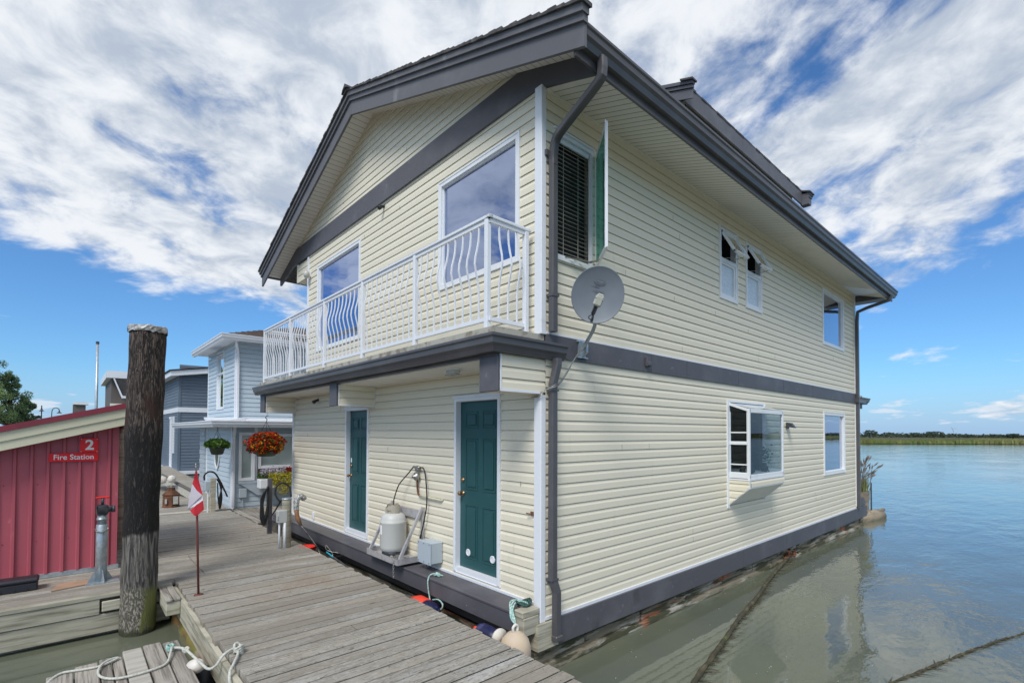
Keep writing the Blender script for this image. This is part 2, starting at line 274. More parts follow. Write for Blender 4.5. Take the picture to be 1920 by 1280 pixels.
# ------------------------------------------------------------------ geometry helpers
BASE = {}
class MB:
    def __init__(s): s.v = []; s.f = []; s.m = []; s.r = []
    def add(s, vs, fs, m=0, r=None):
        o = len(s.v); s.v += [tuple(v) for v in vs]
        if r is None: r = random.random()
        for f in fs: s.f.append([o+i for i in f]); s.m.append(m); s.r.append(r)
    def box(s, a, b, m=0, r=None, M=None):
        x0, y0, z0 = a; x1, y1, z1 = b
        vs = [Vector(p) for p in ((x0, y0, z0), (x1, y0, z0), (x1, y1, z0), (x0, y1, z0), (x0, y0, z1), (x1, y0, z1), (x1, y1, z1), (x0, y1, z1))]
        if M: vs = [M @ v for v in vs]
        s.add(vs, [(0, 3, 2, 1), (4, 5, 6, 7), (0, 1, 5, 4), (1, 2, 6, 5), (2, 3, 7, 6), (3, 0, 4, 7)], m, r)
    def bev(s, a, b, c=.01, m=0, r=None, M=None):
        """box with chamfered edges"""
        x0, y0, z0 = a; x1, y1, z1 = b; vs = []; idx = {}
        for i, x in enumerate((x0, x1)):
            for j, y in enumerate((y0, y1)):
                for k, z in enumerate((z0, z1)):
                    sx, sy, sz = (c if i == 0 else -c), (c if j == 0 else -c), (c if k == 0 else -c)
                    idx[i, j, k] = (len(vs), len(vs)+1, len(vs)+2)
                    vs += [Vector((x, y+sy, z+sz)), Vector((x+sx, y, z+sz)), Vector((x+sx, y+sy, z))]
        F = []
        for ax in range(3):
            o = [q for q in range(3) if q != ax]
            for e in (0, 1):
                ring = []
                for (p, q) in ((0, 0), (1, 0), (1, 1), (0, 1)):
                    key = [0, 0, 0]; key[ax] = e; key[o[0]] = p; key[o[1]] = q; ring.append(idx[tuple(key)][ax])
                F.append(ring)
            for p in (0, 1):
                for q in (0, 1):
                    k0 = [0, 0, 0]; k1 = [0, 0, 0]; k0[o[0]] = k1[o[0]] = p; k0[o[1]] = k1[o[1]] = q; k1[ax] = 1
                    k0 = tuple(k0); k1 = tuple(k1)
                    F.append([idx[k0][o[0]], idx[k1][o[0]], idx[k1][o[1]], idx[k0][o[1]]])
        for k in idx.values(): F.append(list(k))
        if M: vs = [M @ v for v in vs]
        s.add(vs, F, m, r)
    def prism(s, poly, ax, a, b, m=0, r=None):
        """poly: list of 2-D points in the plane normal to ax"""
        def P(p, t): return {'X': (t, p[0], p[1]), 'Y': (p[0], t, p[1]), 'Z': (p[0], p[1], t)}[ax]
        n = len(poly); vs = [P(p, a) for p in poly]+[P(p, b) for p in poly]
        s.add(vs, [list(range(n)), list(range(2*n-1, n-1, -1))]+[(i, (i+1) % n, n+(i+1) % n, n+i) for i in range(n)], m, r)
    def tube(s, pts, rad, n=8, m=0, cap=True, r=None):
        pts = [Vector(p) for p in pts]; rs = rad if isinstance(rad, (list, tuple)) else [rad]*len(pts)
        vs = []; prev = None
        for i, p in enumerate(pts):
            d = (pts[min(i+1, len(pts)-1)]-pts[max(i-1, 0)]).normalized()
            if prev is None:
                u = d.orthogonal().normalized()
            else: u = (prev-d*prev.dot(d)).normalized()
            prev = u; w = d.cross(u)
            for k in range(n):
                a = 2*pi*k/n; vs.append(p+(u*cos(a)+w*sin(a))*rs[i])
        fs = [(i*n+k, i*n+(k+1) % n, (i+1)*n+(k+1) % n, (i+1)*n+k) for i in range(len(pts)-1) for k in range(n)]
        if cap: fs += [list(range(n))[::-1], [(len(pts)-1)*n+k for k in range(n)]]
        s.add(vs, fs, m, r)
    def lathe(s, prof, cx, cy, n=24, m=0, M=None, wob=0.):
        vs = []
        for (rr, z) in prof:
            for k in range(n):
                a = 2*pi*k/n; q = rr*(1+wob*sin(3*a+z*2)+wob*.6*sin(7*a-z)); v = Vector((cx+q*cos(a), cy+q*sin(a), z)); vs.append(M @ v if M else v)
        L = len(prof)
        fs = [(i*n+k, i*n+(k+1) % n, (i+1)*n+(k+1) % n, (i+1)*n+k) for i in range(L-1) for k in range(n)]
        fs += [list(range(n))[::-1], [(L-1)*n+k for k in range(n)]]
        s.add(vs, fs, m)
    def sweep(s, prof, path, m=0, closed=True):
        """prof (out,z) swept along a horizontal path of (x,y); out = to the right of travel"""
        P = [Vector((p[0], p[1])) for p in path]; rings = []
        for i, p in enumerate(P):
            d0 = (P[i]-P[i-1]).normalized() if i > 0 else (P[1]-P[0]).normalized()
            d1 = (P[i+1]-P[i]).normalized() if i < len(P)-1 else d0
            n0 = Vector((d0.y, -d0.x)); n1 = Vector((d1.y, -d1.x)); nn = (n0+n1).normalized(); k = 1/max(.3, nn.dot(n0))
            rings.append([(p.x+nn.x*o*k, p.y+nn.y*o*k, z) for (o, z) in prof])
        n = len(prof); vs = [v for r_ in rings for v in r_]
        fs = [(i*n+k, i*n+(k+1) % n, (i+1)*n+(k+1) % n, (i+1)*n+k) for i in range(len(P)-1) for k in range(n if closed else n-1)]
        if closed: fs += [list(range(n)), [(len(P)-1)*n+k for k in range(n)][::-1]]
        s.add(vs, fs, m)
    def leaf(s, p, size, m=0, asp=.6, up=None):
        a = random.random()*2*pi; e = random.uniform(-1, 1); d = Vector((cos(a), sin(a), e)).normalized() if up is None else up
        u = d.orthogonal().normalized(); u = (Matrix.Rotation(random.random()*6.28, 3, d) @ u); p = Vector(p)
        s.add([p-d*size*.5, p+u*size*asp*.5, p+d*size*.5, p-u*size*asp*.5], [(0, 1, 2, 3)], m)
    def build(s, name, mats, parent=None, smooth=False):
        base = BASE.get(parent.name, Vector()) if parent else Vector()
        me = bpy.data.meshes.new(name); me.from_pydata([tuple(Vector(v)-base) for v in s.v], [], s.f)
        for mm in (mats if isinstance(mats, (list, tuple)) else [mats]): me.materials.append(MATS[mm])
        me.polygons.foreach_set('material_index', s.m)
        if smooth: me.polygons.foreach_set('use_smooth', [True]*len(s.f))
        at = me.attributes.new('rnd', 'FLOAT', 'FACE'); at.data.foreach_set('value', s.r)
        me.update()
        o = bpy.data.objects.new(name, me); COL.objects.link(o)
        if parent: o.parent = parent
        BASE[o.name] = base
        return o
def thing(name, label, cat, loc=(0, 0, 0), group=None):
    o = bpy.data.objects.new(name, None); COL.objects.link(o); o.location = loc; o.empty_display_size = .1
    BASE[o.name] = Vector(loc); o['label'] = label; o['category'] = cat
    if group: o['group'] = group
    return o
def tag(o, label, cat, group=None):
    o['label'] = label; o['category'] = cat
    if group: o['group'] = group
    return o
def kind(o, k): o['kind'] = k; return o
def curve(pts, n=6):
    """Catmull-Rom through pts"""
    P = [Vector(p) for p in pts]; P = [P[0]*2-P[1]]+P+[P[-1]*2-P[-2]]; out = []
    for i in range(1, len(P)-2):
        for k in range(n):
            t = k/n; a, b, c, d = P[i-1:i+3]
            out.append(.5*((2*b)+(c-a)*t+(2*a-5*b+4*c-d)*t*t+(3*b-a-3*c+d)*t**3))
    out.append(P[-2]); return out
def text(name, body, size, M, m, parent, off=0., ext=.001):
    c = bpy.data.curves.new(name, 'FONT'); c.body = body; c.size = size; c.align_x = 'CENTER'; c.align_y = 'CENTER'; c.offset = off; c.extrude = ext
    o = bpy.data.objects.new(name, c); dg = bpy.context.evaluated_depsgraph_get()
    COL.objects.link(o); dg.update(); me = bpy.data.meshes.new_from_object(o.evaluated_get(bpy.context.evaluated_depsgraph_get()))
    bpy.data.objects.remove(o); bpy.data.curves.remove(c)
    base = BASE.get(parent.name, Vector()); me.transform(Matrix.Translation(-base) @ M); me.materials.clear(); me.materials.append(MATS[m])
    me.name = name; o = bpy.data.objects.new(name, me); COL.objects.link(o); o.parent = parent; BASE[o.name] = base; return o

DUTCH = [(0, -.012), (0, .013), (.60, .012), (.76, .005), (.935, .003), (.94, -.012), (1., -.012)]
LAP = [(0, -.010), (0, .016), (.93, .004), (.935, -.010), (1., -.010)]
def siding(mb, plane, c, s, lim, z0, z1, holes=(), pitch=.1143, prof=DUTCH):
    """courses of lapped siding as real relief; lim(z)->(a0,a1); s = outward sign"""
    if not callable(lim): l = lim; lim = lambda z: l
    def P(a, off, z): return (c+s*off, a, z) if plane == 'X' else (a, c+s*off, z)
    n = int(math.ceil((z1-z0)/pitch-1e-6))
    for i in range(n):
        zb = z0+i*pitch; rr = random.random()
        pts = [(zb+h*pitch, o) for h, o in prof]
        cuts = sorted({h[2] for h in holes}|{h[3] for h in holes}|{z1})
        q = [pts[0]]
        for (za, oa), (zc_, oc) in zip(pts, pts[1:]):
            for cz in cuts:
                if za < cz-1e-5 < zc_-2e-5: q.append((cz, oa+(oc-oa)*(cz-za)/(zc_-za)))
            q.append((zc_, oc))
        for (za, oa), (zc_, oc) in zip(q, q[1:]):
            if za >= z1-1e-5 and zc_ > z1: continue
            zm = (za+zc_)/2; hs = sorted([(h[0], h[1]) for h in holes if h[2] < zm < h[3] or (za == zc_ and h[2] <= za < h[3]-1e-6)])
            l0, r0 = lim(za); l1, r1 = lim(zc_)
            if r0 <= l0 and r1 <= l1: continue
            r1 = max(r1, l1); xs = [(l0, l1)]
            for h in hs: xs += [(h[0], h[0]), (h[1], h[1])]
            xs.append((r0, r1))
            for k in range(0, len(xs), 2):
                (aa, ab), (ba, bb) = xs[k], xs[k+1]
                if ba-aa < 1e-4 and bb-ab < 1e-4: continue
                mb.add([P(aa, oa, za), P(ba, oa, za), P(bb, oc, zc_), P(ab, oc, zc_)], [(0, 1, 2, 3)], 0, rr)
def fbox(mb, plane, c, s, a0, a1, z0, z1, o0, o1, m=0, bev=0):
    """box on a wall: lateral a0..a1, z0..z1, outward o0..o1"""
    u0, u1 = sorted((c+s*o0, c+s*o1)); a, b = ((u0, a0, z0), (u1, a1, z1)) if plane == 'X' else ((a0, u0, z0), (a1, u1, z1))
    (mb.bev(a, b, bev, m) if bev else mb.box(a, b, m))
def window(parent, plane, c, s, a0, a1, z0, z1, back='room_dark', gl='glass_dark', fw=.055, sill=True, backoff=-.12, mull=()):
    fw = fw*.8; mb = MB()
    for (p, q, u, v) in ((a0, a0+fw, z0, z1), (a1-fw, a1, z0, z1), (a0+fw, a1-fw, z0, z0+fw), (a0+fw, a1-fw, z1-fw, z1)): fbox(mb, plane, c, s, p, q, u, v, -.06, .022)
    t = .02                                                     # outer trim channel
    for (p, q, u, v) in ((a0-t, a0, z0-t, z1+t), (a1, a1+t, z0-t, z1+t), (a0, a1, z0-t, z0), (a0, a1, z1, z1+t)): fbox(mb, plane, c, s, p, q, u, v, 0., .028)
    i = .018                                                     # inner sash step
    for (p, q, u, v) in ((a0+fw, a0+fw+i, z0+fw, z1-fw), (a1-fw-i, a1-fw, z0+fw, z1-fw), (a0+fw+i, a1-fw-i, z0+fw, z0+fw+i), (a0+fw+i, a1-fw-i, z1-fw-i, z1-fw)): fbox(mb, plane, c, s, p, q, u, v, -.05, -.005)
    for (u, v) in mull: fbox(mb, plane, c, s, a0+fw, a1-fw, u, v, -.05, .012)
    w = mb.build('window', 'vinyl', parent)
    g = MB(); fbox(g, plane, c, s, a0+fw+.01, a1-fw-.01, z0+fw+.01, z1-fw-.01, -.034, -.028); g.build('pane', gl, w)
    b = MB(); fbox(b, plane, c, s, a0+.01, a1-.01, z0+.01, z1-.01, backoff-.01, backoff); b.build('blind', back, w)
    return w

# ------------------------------------------------------------------ water and far shore
mb = MB(); mb.add([(-300, -400, 0), (3500, -3000, 0), (3500, 3500, 0), (-300, 3500, 0)], [(0, 1, 2, 3)]); kind(mb.build('water', 'water'), 'structure')
R2 = Vector((sin(YAW), -cos(YAW), 0)); F2 = Vector((cos(YAW), sin(YAW), 0)); E2 = Vector((EYE.x, EYE.y, 0))
def fp(d, l, z): q = E2+F2*d+R2*l; return (q.x, q.y, z)
mb = MB(); mb.add([fp(120, 20, .15), fp(117, 900, .15), fp(700, 2600, 1.0), fp(700, 60, 1.0), fp(119.6, 20, -.4), fp(116.6, 900, -.4)], [(0, 1, 2, 3), (4, 5, 1, 0)]); kind(mb.build('marsh_ground', 'soil'), 'structure')
mb = MB()
for i in range(26000):
    l = 40+random.random()**1.3*330; d = 119.5-l*.0034+random.random()*10; h = random.uniform(.65, 1.1)*(1+.12*sin(l*.11)+.08*sin(l*.37)); w = random.uniform(.12, .4)
    p = Vector(fp(d, l, .1)); q = R2*w; t = Vector((random.uniform(-.2, .2), random.uniform(-.2, .2), h))
    mb.add([p-q, p+q, p+q*.5+t, p-q*.5+t*.92], [(0, 1, 2, 3)])
kind(tag(mb.build('marsh_reeds', 'reed'), 'band of yellow green marsh reeds along the far shore', 'reeds'), 'stuff')
mb = MB()
for i in range(900):                                             # far bushes behind the reeds, one mass
    l = 50+random.random()*650; d = random.uniform(255, 330)
    h = 1.9+.5*sin(l*.035)+.45*sin(l*.011+1)+random.uniform(-.3, .45); r0 = random.uniform(2.2, 5)
    for k in range(26):
        a = random.random()*6.28; e = random.random(); q = Vector(fp(d, l, 0))+Vector((cos(a)*r0*(1-e*.6), sin(a)*r0*(1-e*.6), .3+h*e))
        mb.leaf(q, random.uniform(.7, 1.5), 0, .8)
kind(tag(mb.build('far_bushes', 'leaf_far'), 'low dark tree line on the far horizon behind the reeds', 'trees'), 'stuff')
def far_tree(d, l, h, r, lab):
    t = thing('far_tree', lab, 'tree', fp(d, l, .4)); b = Vector(fp(d, l, .4)); m1 = MB()
    for k in range(260):
        a = random.random()*6.28; e = random.random()**.7; rr = r*(.55+.45*sin(e*3.1))*random.random()**.4
        m1.leaf(b+Vector((cos(a)*rr, sin(a)*rr, h*(.25+.75*e))), .7, 0, .8)
    m1.build('crown', 'leaf_far', t); m2 = MB(); m2.tube([b, b+Vector((0, 0, h*.6))], [.3, .15], 6); m2.build('trunk', 'barked', t)
far_tree(240, 174, 3.6, 3.1, 'round dark tree rising above the far tree line beside the house corner')
far_tree(235, 201, 3.1, 4.2, 'broad low tree mound on the far shore line under the small clouds')
far_tree(200, 203, 2.1, 2.6, 'bright green bush at the right end of the far marsh')
t = thing('power_pylon', 'thin faint lattice pylon standing above the far tree line', 'pylon', fp(420, 377, 0)); mb = MB(); b = Vector(fp(420, 377, 0))
for sx in (-1, 1):
    mb.tube([b+R2*sx*2.2, b+R2*sx*.9+Vector((0, 0, 3.6)), b+R2*sx*3+Vector((0, 0, 8))], .16, 4)
mb.tube([b+R2*-2.6+Vector((0, 0, 7)), b+R2*2.6+Vector((0, 0, 7))], .14, 4); mb.build('tower', 'galv', t)

# ------------------------------------------------------------------ the float home
H = thing('float_home', 'two storey cream sided float home with dark grey trim beside the boardwalk', 'house', (0, 0, 0))
LX, WY = 11.68, 7.78
RIDGE, PK, SL = 4.03, 7.80, .357
def zs(y): return PK-SL*abs(y-RIDGE)                              # underside of the sloping roof
# doors and windows
D1 = (.69, 1.60, .70, 2.90); D2 = (4.06, 4.97, .70, 2.88)
WR = (.40, 1.99, 4.40, 5.84); WL = (4.46, 6.42, 4.10, 5.81)
mb = MB()
siding(mb, 'X', 0, -1, (.08, WY), .665, 3.215, [D1, D2])
siding(mb, 'X', 0, -1, (.08, 6.95), 3.50, 6.18, [WR, WL])
siding(mb, 'X', 0, -1, lambda z: (RIDGE-(PK-z)/SL, RIDGE+(PK-z)/SL), 6.49, PK-.01)
for y, z in ((4.30, 5.81), (3.1, 5.9), (2.9, 6.72), (5.2, 6.72), (2.1, 1.0), (3.4, 2.2), (5.6, 1.7), (.35, 1.9), (6.9, 2.4)):
    mb.box((-.0155, y, z-.03), (-.010, y+.004, z+.03), 1)
front = mb.build('front_wall', ['siding', 'seam'], H)
CAS = (.14, .79, 4.37, 5.76); W1 = (3.99, 4.60, 4.65, 5.79); W2 = (4.97, 5.61, 4.66, 5.79); W3 = (9.07, 10.66, 4.53, 5.79); W4 = (9.07, 10.66, 1.53, 2.95); BAY = (4.20, 5.74, 1.29, 2.98)
mb = MB()
siding(mb, 'Y', 0, -1, (.0, LX-.05), .545, 3.265, [W4, BAY])
siding(mb, 'Y', 0, -1, (.0, LX-.05), 3.525, 6.14, [CAS, W1, W2, W3])

for k in range(26):                                              # lap joints in the vinyl courses
    up_ = random.random() < .5; i = random.randrange(1, 21); z = (3.525 if up_ else .545)+i*.1143; x = random.uniform(1.0, 11.2)
    if any(h[0]-.05 < x < h[1]+.05 and h[2]-.15 < z < h[3]+.15 for h in (W1, W2, W3, W4, BAY, CAS)): continue
    mb.box((x, -.0150, z+.002), (x+.0035, -.010, z+.066), 1)
mb.build('side_wall', ['siding', 'seam'], H)
mb = MB()                                                        # rear and far walls, plus the shell behind the siding
mb.box((.16, .16, .3), (.20, WY-.1, 3.4)); mb.box((.9, .16, .3), (.94, WY-.1, 6.0))
mb.box((LX-.1, .0, .3), (LX, WY, 6.15)); mb.box((.2, WY-.1, .3), (LX, WY, 3.4)); mb.box((.2, 6.86, 3.4), (LX, 6.95, 6.6))
mb.box((.2, .16, 3.3), (LX-.1, 6.9, 3.4)); mb.box((.3, .16, 5.95), (LX-.1, 6.9, 6.0)); mb.box((.2, .1, .3), (LX-.1, WY-.1, .5))
mb.build('rear_wall', 'siding', H)
mb = MB()                                                        # white corner posts
for (a, b) in (((-.075, -.022, .50), (-.0, .085, 2.86)), ((-.075, -.022, 3.50), (-.0, .085, 6.15)),
               ((-.03, 6.92, 3.50), (.05, 7.0, 6.16)), ((-.03, WY-.04, .665), (.04, WY+.03, 3.2)), ((LX-.06, -.03, .56), (LX+.03, .05, 6.12))): mb = MB(); mb.bev(a, b, .006); mb.build('corner_post', 'white', H)
mb = MB(); mb.box((-.03, .085, .64), (0, WY-.04, .668)); mb.box((.0, -.028, .515), (LX-.06, 0, .547)); mb.box((0, -.026, 3.508), (LX-.06, 0, 3.53))
mb.box((-.028, .1, 6.468), (0, .102, 6.47)); mb.build('base_strip', 'white', H)
# dark horizontal bands
mb = MB(); mb.box((.0, -.034, 3.265), (LX-.05, 0, 3.508))
for x in (2.9, 4.6, 6.6, 8.3): mb.box((x, -.037, 3.262), (x+.012, -.03, 3.509))
mb.build('side_band', 'trim_grey', H)
mb = MB(); y0, y1 = -.70, 8.76
mb.prism([(y0, 5.90), (0.0, 6.145), (.0, 6.165), (WY+.1, 6.165), (y1, 5.93), (y1, zs(y1)-.004), (RIDGE+(PK-6.50)/SL, 6.50), (RIDGE-(PK-6.50)/SL, 6.50), (y0, zs(y0)-.004)], 'X', -.045, .0)
mb.build('gable_band', 'trim_grey', H)
mb = MB(); siding(mb, 'X', .0, -1, (7.0, 7.62), 5.78, 6.13); mb.box((.002, 7.0, 5.78), (.9, 7.62, 6.13)); mb.box((-.02, 7.60, 5.76), (.0, 7.66, 6.15)); mb.box((-.016, 7.0, 5.75), (.9, 7.64, 5.78)); mb.build('bulkhead', 'siding', H)
# roof
X0R, X1R = -.40, 12.12; YR0, YR1 = -.87, 8.93; TH = .165
roof = MB()
def rz(y): return zs(y)+TH
roof.prism([(-.74, zs(-.74)+.05), (RIDGE, PK+.05), (YR1, zs(YR1)+.05), (YR1, rz(YR1)), (RIDGE, rz(RIDGE)), (-.74, rz(-.74))], 'X', X0R+.03, X1R)
ro = roof.build('roof', 'shingle', H)
mb = MB()                                                        # shingle courses, stepped along the rake
for sg, ye in ((-1, YR0), (1, YR1)):
    n = 34
    for i in range(n):
        ya = RIDGE+(ye-RIDGE)*i/n; yb = RIDGE+(ye-RIDGE)*(i+1)/n+sg*.03
        for k in range(42):
            xa = X0R-.035+k*.3; xb = min(xa+.3, X1R+.03); dz = random.uniform(0, .012)
            if sg > 0 and k > 6: continue
            if sg < 0 and k > 0 and yb < -.74: continue
            if k == 0: continue
            if k == 1: xa = X0R+.06
            if k == 0 or random.random() < .9: xa += 0
            za, zb = rz(ya)+.004, rz(yb)+.026+dz*.6
            mb.add([(xa, ya, za), (xb, ya, za), (xb, yb, zb), (xa, yb, zb), (xa, yb, zb-.03), (xb, yb, zb-.03), (xa, ya, za-.03)], [(0, 1, 2, 3), (3, 2, 5, 4), (0, 3, 4, 6)])
mb.tube([(X0R+.1, RIDGE, rz(RIDGE)+.02), (X1R, RIDGE, rz(RIDGE)+.02)], .045, 6)
mb.build('shingles', 'shingle', ro)
mb = MB(); sh_ = MB()                                             # stepped rake boards with the shingle edge on top
for sg, ye in ((-1, YR0), (1, YR1)):
    for (lo, hi, xo) in ((-.17, .045, 0.), (.045, .115, .028), (.115, .185, .056)):
        e = ye+sg*xo*.5; mb.prism([(RIDGE, PK+lo), (e, zs(e)+lo), (e, zs(e)+hi), (RIDGE, PK+hi)], 'X', X0R-xo, X0R+.035)
    n = 46
    for i in range(n):
        ya = RIDGE+(ye+sg*.05-RIDGE)*i/n; yb = RIDGE+(ye+sg*.05-RIDGE)*(i+1)/n; q = random.uniform(.218, .236); x0 = X0R-.075-random.uniform(0, .012)
        sh_.prism([(ya, zs(ya)+.186), (yb, zs(yb)+.186), (yb, zs(yb)+q), (ya, zs(ya)+q-.012)], 'X', x0, X0R+.05)
sh_.prism([(RIDGE-.13, PK+.17), (RIDGE, PK+.235), (RIDGE+.13, PK+.17), (RIDGE+.10, PK+.22), (RIDGE, PK+.29), (RIDGE-.10, PK+.22)], 'X', X0R-.11, X0R+.2)
mb.build('rake_board', 'trim_worn', ro); sh_.build('rake_shingles', 'shingle', ro)
# soffits
mb = MB()
for sg, ye in ((-1, -.72), (1, 8.78)):
    L = abs(ye-RIDGE); n = int(L/.10)
    for i in range(n):                                           # boards running out from the wall
        ya = RIDGE+sg*L*i/n; yb = RIDGE+sg*(L*(i+1)/n-.006)
        mb.add([(X0R+.03, ya, zs(ya)), (.05, ya, zs(ya)), (.05, yb, zs(yb)), (X0R+.03, yb, zs(yb))], [(0, 1, 2, 3)])
        mb.add([(X0R+.03, ya, zs(ya)+.004), (.05, ya, zs(ya)+.004), (.05, ya+sg*L/n, zs(ya+sg*L/n)+.004), (X0R+.03, ya+sg*L/n, zs(ya+sg*L/n)+.004)], [(0, 1, 2, 3)], 1)
mb.box((-.012, -.3, 6.14), (0.0, -.29, 6.15))
mb.build('gable_soffit', ['soffit', 'trim_grey'], H)
mb = MB()
def ez(y): return 6.138+.33*y
nb = int((LX+.42)/.10)
for i in range(nb):
    xa = -.0+i*.10; xb = xa+.092
    mb.add([(xa, -.0, ez(0)), (xb, -.0, ez(0)), (xb, -.72, ez(-.72)), (xa, -.72, ez(-.72))], [(0, 1, 2, 3)])
    mb.add([(xb, .0, ez(0)+.005), (xb+.008, .0, ez(0)+.005), (xb+.008, -.72, ez(-.72)+.005), (xb, -.72, ez(-.72)+.005)], [(0, 1, 2, 3)], 1)
mb.box((0, -.03, 6.115), (LX, -.001, 6.132)); mb.build('eave_soffit', ['soffit', 'brown_wall'], H)
mb = MB(); mb.box((X0R+.03, -.745, 5.885), (X1R-.02, -.72, 6.16)); mb.box((LX+.03, -.72, 5.93), (LX+.42, 8.4, 6.1)); mb.build('eave_fascia', 'gutter_grey', H)
# rake board steps sit over each other
GUT = [(0, 0), (.055, 0), (.075, .05), (.10, .075), (.105, .125), (.12, .14), (.12, .165), (.105, .165), (.105, .15), (0, .15)]
mb = MB(); mb.sweep([(o, z+5.965) for o, z in GUT], [(X1R-.0, -.745), (X0R+.035, -.745)][::-1]); mb.build('gutter', 'gutter_grey', H)
# raised cross gable above the eave
mb = MB(); siding(mb, 'Y', .74, -1, (4.30, 9.45), 6.6, 8.30); siding(mb, 'X', 4.30, -1, lambda z: (max(.74, .74+(z-8.35)/.35), 6.5), 6.6, 9.6)
mb.build('dormer_wall', 'siding', H)
mb = MB(); zd = lambda y: 8.44+.35*(y-.6)
mb.prism([(.60, zd(.60)-.01), (RIDGE, zd(RIDGE)-.01), (7.4, zd(.60)-.01), (7.4, zd(.6)-.1), (RIDGE, zd(RIDGE)-.12), (.60, zd(.60)-.07)], 'X', 4.0, 9.85)
for i in range(30):
    ya = (.58 if i else .585)+i*.12
    for k in range(30): mb.box((3.99+k*.196, ya-random.uniform(0, .012), zd(ya)-.01), (3.99+k*.196+.19, ya+.14, zd(ya)+random.uniform(.022, .034)))
for x0, x1 in ((3.92, 4.02), (9.66, 9.93)):
    mb.prism([(.39, zd(.39)), (.62, zd(.62)), (.62, zd(.62)+.032), (.39, zd(.39)+.032)], 'X', x0-.02, x1+.03)
dr = mb.build('dormer_roof', 'shingle', H)
mb = MB(); mb.box((4.02, .585, 8.13), (9.70, .62, 8.425)); mb.box((6.3, .582, 8.13), (6.31, .585, 8.43)); mb.box((8.2, .582, 8.13), (8.21, .585, 8.43))
for lo, hi, xo in ((-.28, -.12, 0), (-.115, -.065, .025), (-.06, -.005, .05)):
    mb.prism([(.44-xo*.6, zd(.44)+lo), (RIDGE, zd(RIDGE)+lo), (RIDGE, zd(RIDGE)+hi), (.44-xo*.6, zd(.44)+hi)], 'X', 3.99-xo, 4.019)
    mb.box((9.68, .44-xo*.6, zd(.44)+lo), (9.88+xo, .62, zd(.44)+hi))
mb.build('dormer_fascia', 'trim_worn', H)

# skirt, float and front ledge
mb = MB(); mb.box((.16, -.055, .235), (4.7, .02, .515)); mb.box((4.708, -.055, .235), (12.5, .02, .515)); mb.build('side_skirt', 'trim_grey', H)
mb = MB(); mb.box((-.145, -.056, .235), (.159, .06, .50)); mb.box((-.145, .06, .235), (-.08, .5, .44)); mb.build('skirt_end', 'raw_beam', H)
mb = MB(); mb.box((-.10, .5, .20), (.0, WY, .45)); mb.build('front_skirt', 'trim_grey', H)
mb = MB(); x = -.12
while x < 12.3:
    w = random.uniform(.7, 1.2); mb.bev((x, .015+random.uniform(-.01, .01), -.5), (min(x+w-.02, 12.35), .4, .234), .015); x += w
mb.box((-.1, .3, -.5), (12.3, 7.6, .22)); mb.box((12.0, -.035, -.3), (12.13, .02, .234))
mb.tube([(-.1+i*.3, .0+random.uniform(-.012, .006), random.uniform(-.01, .02)) for i in range(42)], [random.uniform(.035, .06) for _ in range(42)], 8)
fl = mb.build('float', 'float', H)
# 0.13 thick painted walkway ledge under the doors
mb = MB(); mb.bev((-.325, .115, .605), (-.03, WY+.4, .64), .008); mb.bev((-.315, .115, .42), (-.27, WY+.4, .604), .006); mb.build('ledge', 'ledge_paint', H)
mb = MB(); mb.bev((-.325, -.02, .60), (-.085, .112, .668), .008); mb.bev((-.315, -.025, .42), (-.10, .112, .60), .006); mb.build('ledge_end', 'raw_beam', H)
mb = MB()
for y in (.6, 1.9, 3.3, 4.8, 6.2): mb = MB(); mb.box((-.27, y, .44), (-.1, y+.09, .604)); mb.build('ledge_joist', 'raw_beam', H)

